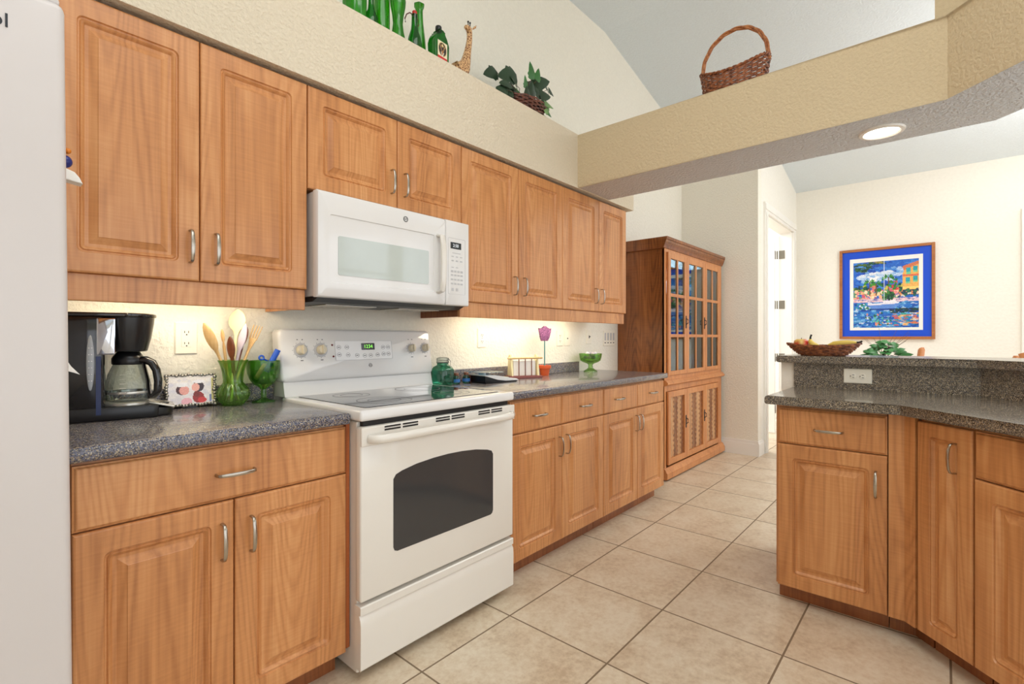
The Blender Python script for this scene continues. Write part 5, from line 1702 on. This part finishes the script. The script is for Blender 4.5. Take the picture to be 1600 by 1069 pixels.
def leaf(b, base, tip, w, droop=0.02, nrm=(0, -1, 0.3), lobes=True):
    base, tip = Vector(base), Vector(tip)
    d = tip - base
    L = d.length
    d.normalize()
    s = d.cross(Vector(nrm)).normalized()
    n = s.cross(d).normalized()
    outline = [(0.0, 0.05), (0.03, 0.30), (0.12, 0.46), (0.22, 0.42), (0.34, 0.50), (0.46, 0.36), (0.62, 0.30), (0.84, 0.17), (0.95, 0.06), (1.0, 0.0)] if lobes else [(0.0, 0.04), (0.12, 0.30), (0.30, 0.44), (0.5, 0.42), (0.75, 0.24), (1.0, 0.0)]
    cl, lf, rt = [], [], []
    for u, h in outline:
        z = -droop * u * u
        c = base + d * (L * u) + n * z
        cl.append(b.verts.new(c + n * 0.0015))
        lf.append(b.verts.new(c + s * (h * w) - n * (0.16 * h * w)))
        rt.append(b.verts.new(c - s * (h * w) - n * (0.16 * h * w)))
    for i in range(len(outline) - 1):
        b.faces.new([cl[i], cl[i + 1], lf[i + 1], lf[i]])
        b.faces.new([cl[i], rt[i], rt[i + 1], cl[i + 1]])


rl = random.Random(21)
LV = [(2.119, 2.682, 0.108, 'l'), (2.023, 2.669, 0.085, 'l'), (2.081, 2.616, 0.069, 'd'), (2.176, 2.667, 0.060, 'd'), (2.222, 2.659, 0.066, 'd'), (2.329, 2.785, 0.07, 'g'), (2.392, 2.787, 0.060, 'g'),
      (2.456, 2.775, 0.105, 'd'), (2.536, 2.79, 0.09, 'd'), (2.584, 2.765, 0.05, 'd'), (2.404, 2.733, 0.11, 'd'), (2.489, 2.701, 0.075, 'd'), (2.054, 2.573, 0.06, 'd'), (2.142, 2.598, 0.06, 'd'), (2.45, 2.646, 0.05, 'g'),
      (2.543, 2.671, 0.068, 'v'), (2.469, 2.605, 0.06, 'v'), (2.516, 2.584, 0.06, 'v'), (2.263, 2.655, 0.06, 'g'), (2.342, 2.677, 0.066, 'd'), (2.18, 2.64, 0.07, 'd'), (2.30, 2.63, 0.07, 'd'), (2.40, 2.66, 0.08, 'd'), (2.12, 2.62, 0.06, 'd'), (2.16, 2.60, 0.07, 'd'), (2.24, 2.615, 0.07, 'd'), (2.38, 2.70, 0.09, 'd'), (2.44, 2.72, 0.09, 'd'), (2.36, 2.64, 0.06, 'd'), (2.50, 2.64, 0.06, 'v'), (2.54, 2.62, 0.06, 'g'), (2.28, 2.70, 0.05, 'g'), (2.20, 2.575, 0.06, 'd')]
bl = {'d': BM(), 'g': BM(), 'v': BM()}
bs_ = BM()
for x, z, s, k in LV:
    if k == 'l':
        k = 'd'
    y = rl.uniform(1.86, 1.93)
    dirx = max(-1, min(1, (x - ix) / 0.22))
    ang = math.radians(90 - dirx * 105 + rl.uniform(-15, 15))
    dv = Vector((math.cos(ang), rl.uniform(-0.5, 0.1), math.sin(ang))).normalized()
    c = Vector((x, y, z))
    s *= 1.3
    leaf(bl[k], c - dv * s * 0.55, c + dv * s * 0.55, s * 0.85, droop=s * 0.25, nrm=(rl.uniform(-.3, .3), -1, rl.uniform(0.1, 0.6)))
    sweep(bs_, [(ix + (x - ix) * 0.35, iy, SZ + 0.10), ((x + ix) / 2, (y + iy) / 2, (z + SZ + 0.12) / 2 + 0.02), c - dv * s * 0.5], 0.0016, seg=5)
part('dark_leaves', bl['d'], plain('dark_ivy_leaf', (36, 62, 38), 0.38, vary=0.3), t, smooth=60)
part('green_leaves', bl['g'], plain('green_ivy_leaf', (48, 110, 44), 0.4, vary=0.2), t, smooth=60)
part('variegated_leaves', bl['v'], plain('pale_ivy_leaf', (116, 152, 92), 0.42, vary=0.25), t, smooth=60)
part('stems', bs_, M['stem'], t, smooth=60)

# ------------------------------------------------------------------ fruit on the bar
fx, fy, FZ = 3.10, 0.490, 1.0768
t = thing('fruit_basket', 'flat flared wicker fruit basket on the left end of the bar top', 'basket', (fx, fy, FZ))
pf = lambda h: h ** 0.8
b = BM(); disc(b, fx, fy, FZ, 0.075, 0.105, 0.005); weave(b, fx, fy, FZ, 0.115, 0.172, lambda a: 0.052 + 0.012 * abs(math.sin(a)) ** 3, 1.0, 0.6, 8, 30, 0.004, 0.0042, pf)
part('woven_side', b, M['wicker'], t, smooth=60)
b = BM(); weave_stakes(b, fx, fy, FZ, 0.115, 0.172, lambda a: 0.054 + 0.012 * abs(math.sin(a)) ** 3, 1.0, 0.6, 30, 0.0026, pf)
part('stakes', b, M['wicker_dark'], t, smooth=60)
m, nt, bs = new_mat('apple_skin')
tc = node(nt, 'ShaderNodeTexCoord'); nz = node(nt, 'ShaderNodeTexNoise', i_Scale=14.0, i_Detail=3.0)
nt.links.new(tc.outputs['Object'], nz.inputs['Vector'])
nt.links.new(ramp(nt, nz.outputs[0], [(0.42, lin((214, 70, 50))), (0.55, lin((240, 206, 116)))]), bs.inputs['Base Color'])
bs.inputs['Roughness'].default_value = 0.3
t = thing('apple', 'red and yellow apple at the left of the fruit basket', 'fruit', (3.10, 0.592, FZ + 0.02))
b = BM(); lathe(b, [(0.004, 0.008), (0.016, 0.0), (0.030, 0.012), (0.038, 0.034), (0.034, 0.056), (0.022, 0.066), (0.010, 0.064), (0.003, 0.056)], 3.10, 0.592, FZ + 0.022, 24)
part('flesh', b, m, t, smooth=180)
b = BM(); sweep(b, [(3.10, 0.592, FZ + 0.075), (3.102, 0.590, FZ + 0.095)], 0.0018)
part('stem', b, M['stem'], t)
yl = plain('banana_skin', (238, 204, 96), 0.45, vary=0.12)


def banana(label, pts, stem_at_end=True):
    t = thing('banana', label, 'fruit', pts[0])
    n = len(pts)
    b = BM(); sweep(b, pts, [0.006] + [0.017] * (n - 3) + [0.012, 0.006], seg=8, ref=(1, 0, 0))
    part('skin', b, yl, t, smooth=70)
    a, c = Vector(pts[-2]), Vector(pts[-1])
    d = (c - a).normalized()
    b = BM(); sweep(b, [c - d * 0.002, c + d * 0.012, c + d * 0.02 + Vector((0, -0.004, 0.004))], [0.0055, 0.0045, 0.005])
    part('tip', b, M['black'], t, smooth=60)


banana('banana with its dark stem curling up beside the apple', [(3.09, 0.44, FZ + 0.036), (3.09, 0.475, FZ + 0.034), (3.09, 0.51, FZ + 0.042), (3.09, 0.535, FZ + 0.058), (3.09, 0.547, FZ + 0.076), (3.09, 0.546, FZ + 0.088)])
banana('yellow banana lying along the right side of the fruit basket', [(3.11, 0.47, FZ + 0.052), (3.11, 0.44, FZ + 0.060), (3.11, 0.41, FZ + 0.064), (3.11, 0.38, FZ + 0.066), (3.11, 0.355, FZ + 0.068), (3.11, 0.340, FZ + 0.070)])

# outlet on the riser
t = thing('power_outlet', 'ivory outlet lying sideways on the speckled riser of the bar', 'outlet', (2.9715, 0.321, 0.981))
def rz(bm_):
    bmesh.ops.transform(bm_, matrix=Matrix.Translation((2.9715, 0.321, 0.981)) @ Matrix.Rotation(-PI / 2, 4, 'Z'), verts=bm_.verts)
    return bm_
b = BM(); ringed(b, [(rrect(-0.058, 0.058, -0.036, 0.036, 0.003), 0), (rrect(-0.058, 0.058, -0.036, 0.036, 0.003), -0.003), (rrect(-0.055, 0.055, -0.033, 0.033, 0.002), -0.006)])
part('cover_plate', rz(b), M['plate'], t)
for s in (-1, 1):
    b = BM(); ball(b, (s * 0.0195, -0.006, 0), 0.0165, 0.85, 0.12, 1.0)
    k = part('receptacle', rz(b), M['plate'], t, smooth=180)
    b = BM()
    for dz in (-0.006, 0.006):
        box(b, s * 0.0195 - 0.002, s * 0.0195 + 0.006, -0.0090, -0.0070, dz - 0.0012, dz + 0.0012)
    box(b, s * 0.0195 - 0.011, s * 0.0195 - 0.007, -0.0090, -0.0060, -0.002, 0.002)
    part('slots', rz(b), M['slot'], k)

# ------------------------------------------------------------------ framed picture
p = Painter(110, 112, (40, 104, 200))
p.dabs(0, 0, 1, 0.40, 160, [(36, 90, 196), (60, 130, 216), (28, 70, 170), (90, 150, 220)], 0.035, 0.8, 1.6)
p.dabs(0.10, 0.16, 0.62, 0.30, 60, [(210, 224, 240), (176, 204, 236), (240, 240, 244), (130, 176, 228)], 0.04, 0.85, 1.5)
p.dabs(0.60, 0.10, 0.85, 0.24, 26, [(190, 210, 240), (120, 170, 226)], 0.03, 0.8, 1.6)
p.dabs(0.04, 0.03, 0.30, 0.14, 40, [(38, 84, 48), (22, 60, 50), (80, 110, 50)], 0.02, 0.9, 1.8); p.dabs(0.24, 0.0, 0.5, 0.04, 24, [(38, 84, 48), (150, 140, 70)], 0.018, 0.9, 1.8)
p.dabs(0.0, 0.36, 0.80, 0.50, 130, [(44, 120, 56), (30, 90, 60), (120, 160, 60), (200, 190, 80), (26, 70, 70), (220, 120, 110)], 0.026, 0.95)
p.dabs(0.0, 0.44, 0.70, 0.58, 130, [(240, 176, 130), (232, 140, 140), (246, 206, 160), (210, 90, 120), (250, 226, 190), (90, 150, 120)], 0.024, 0.95)
p.poly([(0.80, 0.12), (1.0, 0.06), (1.0, 0.46), (0.76, 0.46), (0.76, 0.22)], (236, 178, 96)); p.poly([(0.76, 0.10), (1.0, 0.03), (1.0, 0.08), (0.78, 0.16)], (208, 120, 84))
for wx, wy in ((0.85, 0.16), (0.95, 0.14), (0.84, 0.30), (0.95, 0.28)):
    p.rect(wx - 0.035, wy - 0.035, wx + 0.03, wy + 0.055, (40, 160, 176)); p.rect(wx - 0.035, wy + 0.03, wx + 0.03, wy + 0.06, (120, 200, 150))
p.rect(0.76, 0.22, 1.0, 0.25, (222, 110, 80)); p.rect(0.76, 0.40, 1.0, 0.44, (246, 210, 120)); p.rect(0.72, 0.45, 1.0, 0.53, (34, 66, 84))
p.dabs(0.70, 0.44, 1.0, 0.54, 34, [(40, 110, 80), (240, 150, 90), (230, 220, 200), (26, 60, 100)], 0.018, 0.9)
for tx, ty in ((0.26, 0.30), (0.55, 0.24), (0.36, 0.33)):
    p.rect(tx - 0.008, ty, tx + 0.010, 0.52, (110, 80, 60))
    for k in range(10):
        a = math.radians(180 + k * 20)
        p.poly([(tx, ty), (tx + 0.10 * math.cos(a), ty + 0.09 * math.sin(a) + 0.03), (tx + 0.09 * math.cos(a), ty + 0.09 * math.sin(a) + 0.06)], [(40, 130, 60), (90, 160, 60), (28, 96, 60)][k % 3])
p.dabs(0.55, 0.28, 0.70, 0.44, 30, [(60, 160, 70), (220, 60, 60), (40, 120, 60)], 0.02, 0.9)
p.rect(0.0, 0.56, 1.0, 0.62, (226, 196, 208)); p.dabs(0, 0.56, 1, 0.62, 60, [(240, 210, 214), (170, 150, 200), (220, 170, 170), (90, 110, 170)], 0.016, 0.9, 1.8)
p.dabs(0.46, 0.46, 0.64, 0.58, 40, [(30, 86, 50), (20, 60, 50), (70, 130, 60)], 0.02, 0.95)
p.rect(0.0, 0.62, 1.0, 1.0, (40, 110, 196))
p.dabs(0, 0.62, 1, 1.0, 420, [(30, 84, 180), (70, 150, 216), (24, 60, 150), (130, 190, 230), (50, 130, 190), (220, 230, 240)], 0.022, 0.85, 2.0)
p.dabs(0.60, 0.72, 1.0, 0.78, 40, [(24, 70, 60), (30, 50, 70)], 0.02, 0.9, 2.0); p.dabs(0.64, 0.79, 1.0, 0.97, 60, [(240, 150, 80), (220, 90, 70), (40, 160, 150), (246, 200, 120)], 0.018, 0.8, 2.0)
p.dabs(0.05, 0.64, 0.28, 0.72, 40, [(230, 236, 240), (50, 110, 70), (60, 160, 160)], 0.014, 0.9); p.dabs(0.2, 0.78, 0.6, 0.96, 40, [(36, 100, 60), (230, 140, 110), (90, 190, 170)], 0.016, 0.85)
p.poly([(0.22, 0.645), (0.70, 0.625), (0.72, 0.67), (0.62, 0.71), (0.30, 0.715), (0.25, 0.69)], (96, 140, 214)); p.poly([(0.22, 0.64), (0.72, 0.615), (0.70, 0.645), (0.24, 0.665)], (228, 224, 236)); p.poly([(0.48, 0.60), (0.66, 0.59), (0.68, 0.63), (0.46, 0.635)], (236, 232, 240))
p.rect(0.26, 0.71, 0.66, 0.735, (30, 60, 140))
p.rect(0.478, 0.0, 0.492, 0.61, (222, 230, 240))
p.noise(0.05)
PX = 6.9495
y0, y1, z0, z1 = 0.067, 0.926, 1.157, 2.194
t = thing('framed_picture', 'framed harbour painting with a bright blue mat on the dining wall', 'picture', (PX, (y0 + y1) / 2, z0))
R90 = Matrix.Translation((PX, 0, 0)) @ Matrix.Rotation(-PI / 2, 4, 'Z')     # local x -> -y


def pic(bm_):
    bmesh.ops.transform(bm_, matrix=R90, verts=bm_.verts)
    return bm_


fw = 0.030
b = BM()
for xa, xb, za, zb in ((-y1, -y1 + fw, z0, z1), (-y0 - fw, -y0, z0, z1), (-y1 + fw, -y0 - fw, z0, z0 + fw), (-y1 + fw, -y0 - fw, z1 - fw, z1)):
    box(b, xa, xb, -0.028, 0, za, zb, 0.004)
part('frame', pic(b), M['frame_wood'], t)
b = BM(); box(b, -y1 + fw, -y0 - fw, -0.012, -0.001, z0 + fw, z1 - fw)
part('mat_board', pic(b), plain('cobalt_mat_board', (16, 78, 212), 0.4, vary=0.02), t, label='cobalt blue mat board')
Wd, Hd = y1 - y0, z1 - z0
b = BM(); box(b, -y1 + 0.118 * Wd, -y0 - 0.118 * Wd, -0.0135, -0.0122, z0 + 0.098 * Hd, z1 - 0.108 * Hd)
part('inner_mat', pic(b), M['trim'], t)
b = BM(); canvas(b, p.a, Matrix.Translation((-y1 + 0.158 * Wd, -0.0139, z0 + 0.126 * Hd)) @ Matrix.Diagonal((Wd * 0.684, 1, Hd * 0.722, 1)))
part('painting', pic(b), canvas_mat('painted_print', 0.4), t)

# ------------------------------------------------------------------ dining corner behind the bar
t = thing('dining_table', 'round wooden dining table behind the bar holding a leafy plant', 'table', (5.65, 0.76, 0))
b = BM(); lathe(b, [(0.41, 0.715), (0.425, 0.722), (0.425, 0.742), (0.415, 0.750)], 5.65, 0.76, 0, 48)
part('tabletop', b, M['hutch_face'], t, smooth=40)
b = BM(); lathe(b, [(0.05, 0.06), (0.07, 0.10), (0.05, 0.2), (0.045, 0.45), (0.075, 0.60), (0.06, 0.68), (0.20, 0.714)], 5.65, 0.76, 0, 28)
part('pedestal', b, M['hutch'], t, smooth=40)
for k in range(4):
    a = k * PI / 2
    b = BM(); sweep(b, [(5.65 + 0.03 * math.cos(a), 0.76 + 0.03 * math.sin(a), 0.14), (5.65 + 0.22 * math.cos(a), 0.76 + 0.22 * math.sin(a), 0.09), (5.65 + 0.33 * math.cos(a), 0.76 + 0.33 * math.sin(a), 0.020)], [0.035, 0.03, 0.02], [0.022, 0.02, 0.02])
    part('foot', b, M['hutch'], t, smooth=50)
t = thing('potted_plant', 'leafy green plant with bare twigs on the dining table', 'plant', (5.62, 0.415, 0.7505))
b = BM(); lathe(b, [(0.075, 0.0), (0.085, 0.004), (0.115, 0.15), (0.12, 0.152), (0.12, 0.17), (0.105, 0.168), (0.10, 0.15), (0.02, 0.148)], 5.62, 0.415, 0.7505, 28)
part('pot', b, M['terracotta'], t, smooth=40)
rp = random.Random(4)
bd, bt = BM(), BM()
for i in range(120):
    a, rr = rp.uniform(0, 2 * PI), 0.17 * math.sqrt(rp.random())
    c = Vector((5.62 + rr * math.cos(a), 0.395 + rr * math.sin(a), 0.95 + 0.19 * (1 - (rr / 0.20) ** 2) + rp.uniform(-0.05, 0.01)))
    dv = Vector((math.cos(a), math.sin(a), rp.uniform(-0.3, 0.5))).normalized()
    s = rp.uniform(0.05, 0.085)
    leaf(bd, c - dv * s * 0.5, c + dv * s * 0.5, s * 0.7, 0.02, (-1, 0, 0.6), False)
for i in range(12):
    a = rp.uniform(-PI, PI)
    b_ = Vector((5.62, 0.42, 0.95))
    e = Vector((5.62 + 0.12 * math.cos(a), 0.40 + 0.20 * math.sin(a), rp.uniform(1.14, 1.27)))
    sweep(bt, [b_, (b_ + e) / 2 + Vector((0, 0, 0.03)), e], [0.002, 0.0016, 0.001], seg=5)
part('leaves', bd, plain('lush_leaf', (58, 122, 62), 0.4, vary=0.3), t, smooth=60)
part('twigs', bt, M['stem'], t, smooth=60)


def chair(label, loc, rotz, posth, cresth):
    t = thing('dining_chair', label, 'chair', loc, rotz, 'dining chairs')
    b = BM(); box(b, -0.21, 0.21, -0.20, 0.21, 0.435, 0.465, 0.010, 2)
    part('seat', b, M['hutch_face'], t, local=True)
    for s in (-1, 1):
        b = BM(); sweep(b, [(s * 0.185, -0.17, 0.0), (s * 0.185, -0.17, 0.434)], [0.017, 0.021], seg=10)
        part('front_leg', b, M['hutch_face'], t, local=True, smooth=50)
        b = BM(); sweep(b, [(s * 0.19, 0.235, 0.0), (s * 0.19, 0.215, 0.45), (s * 0.19, 0.245, 0.85), (s * 0.19, 0.265, posth - 0.02), (s * 0.19, 0.266, posth)], [0.020, 0.022, 0.021, 0.021, 0.012], seg=10)
        part('back_post', b, M['hutch_face'], t, local=True, smooth=50)
    b = BM(); sweep(b, [(-0.17, 0.258, cresth - 0.05), (-0.10, 0.262, cresth - 0.03), (0, 0.264, cresth - 0.02), (0.10, 0.262, cresth - 0.03), (0.17, 0.258, cresth - 0.05)], [0.035, 0.04, 0.043, 0.04, 0.035], 0.010, seg=10)
    part('crest_rail', b, M['hutch_face'], t, local=True, smooth=50)
    for k in (-0.09, 0, 0.09):
        b = BM(); sweep(b, [(k, 0.215, 0.466), (k, 0.262, cresth - 0.06)], 0.008)
        part('spindle', b, M['hutch_face'], t, local=True, smooth=50)
    for s in (-1, 1):
        b = BM(); sweep(b, [(s * 0.187, -0.155, 0.2), (s * 0.187, 0.21, 0.2)], 0.009)
        part('stretcher', b, M['hutch_face'], t, local=True, smooth=50)
    return t


chair('dining chair tucked under the table beside the plant, one post showing above the bar', (5.65, 0.412, 0), PI, 1.085, 0.95)
chair('dining chair with its rail showing at the right edge of the picture beyond the bar', (5.25, -0.575, 0), PI / 2, 1.045, 1.075)
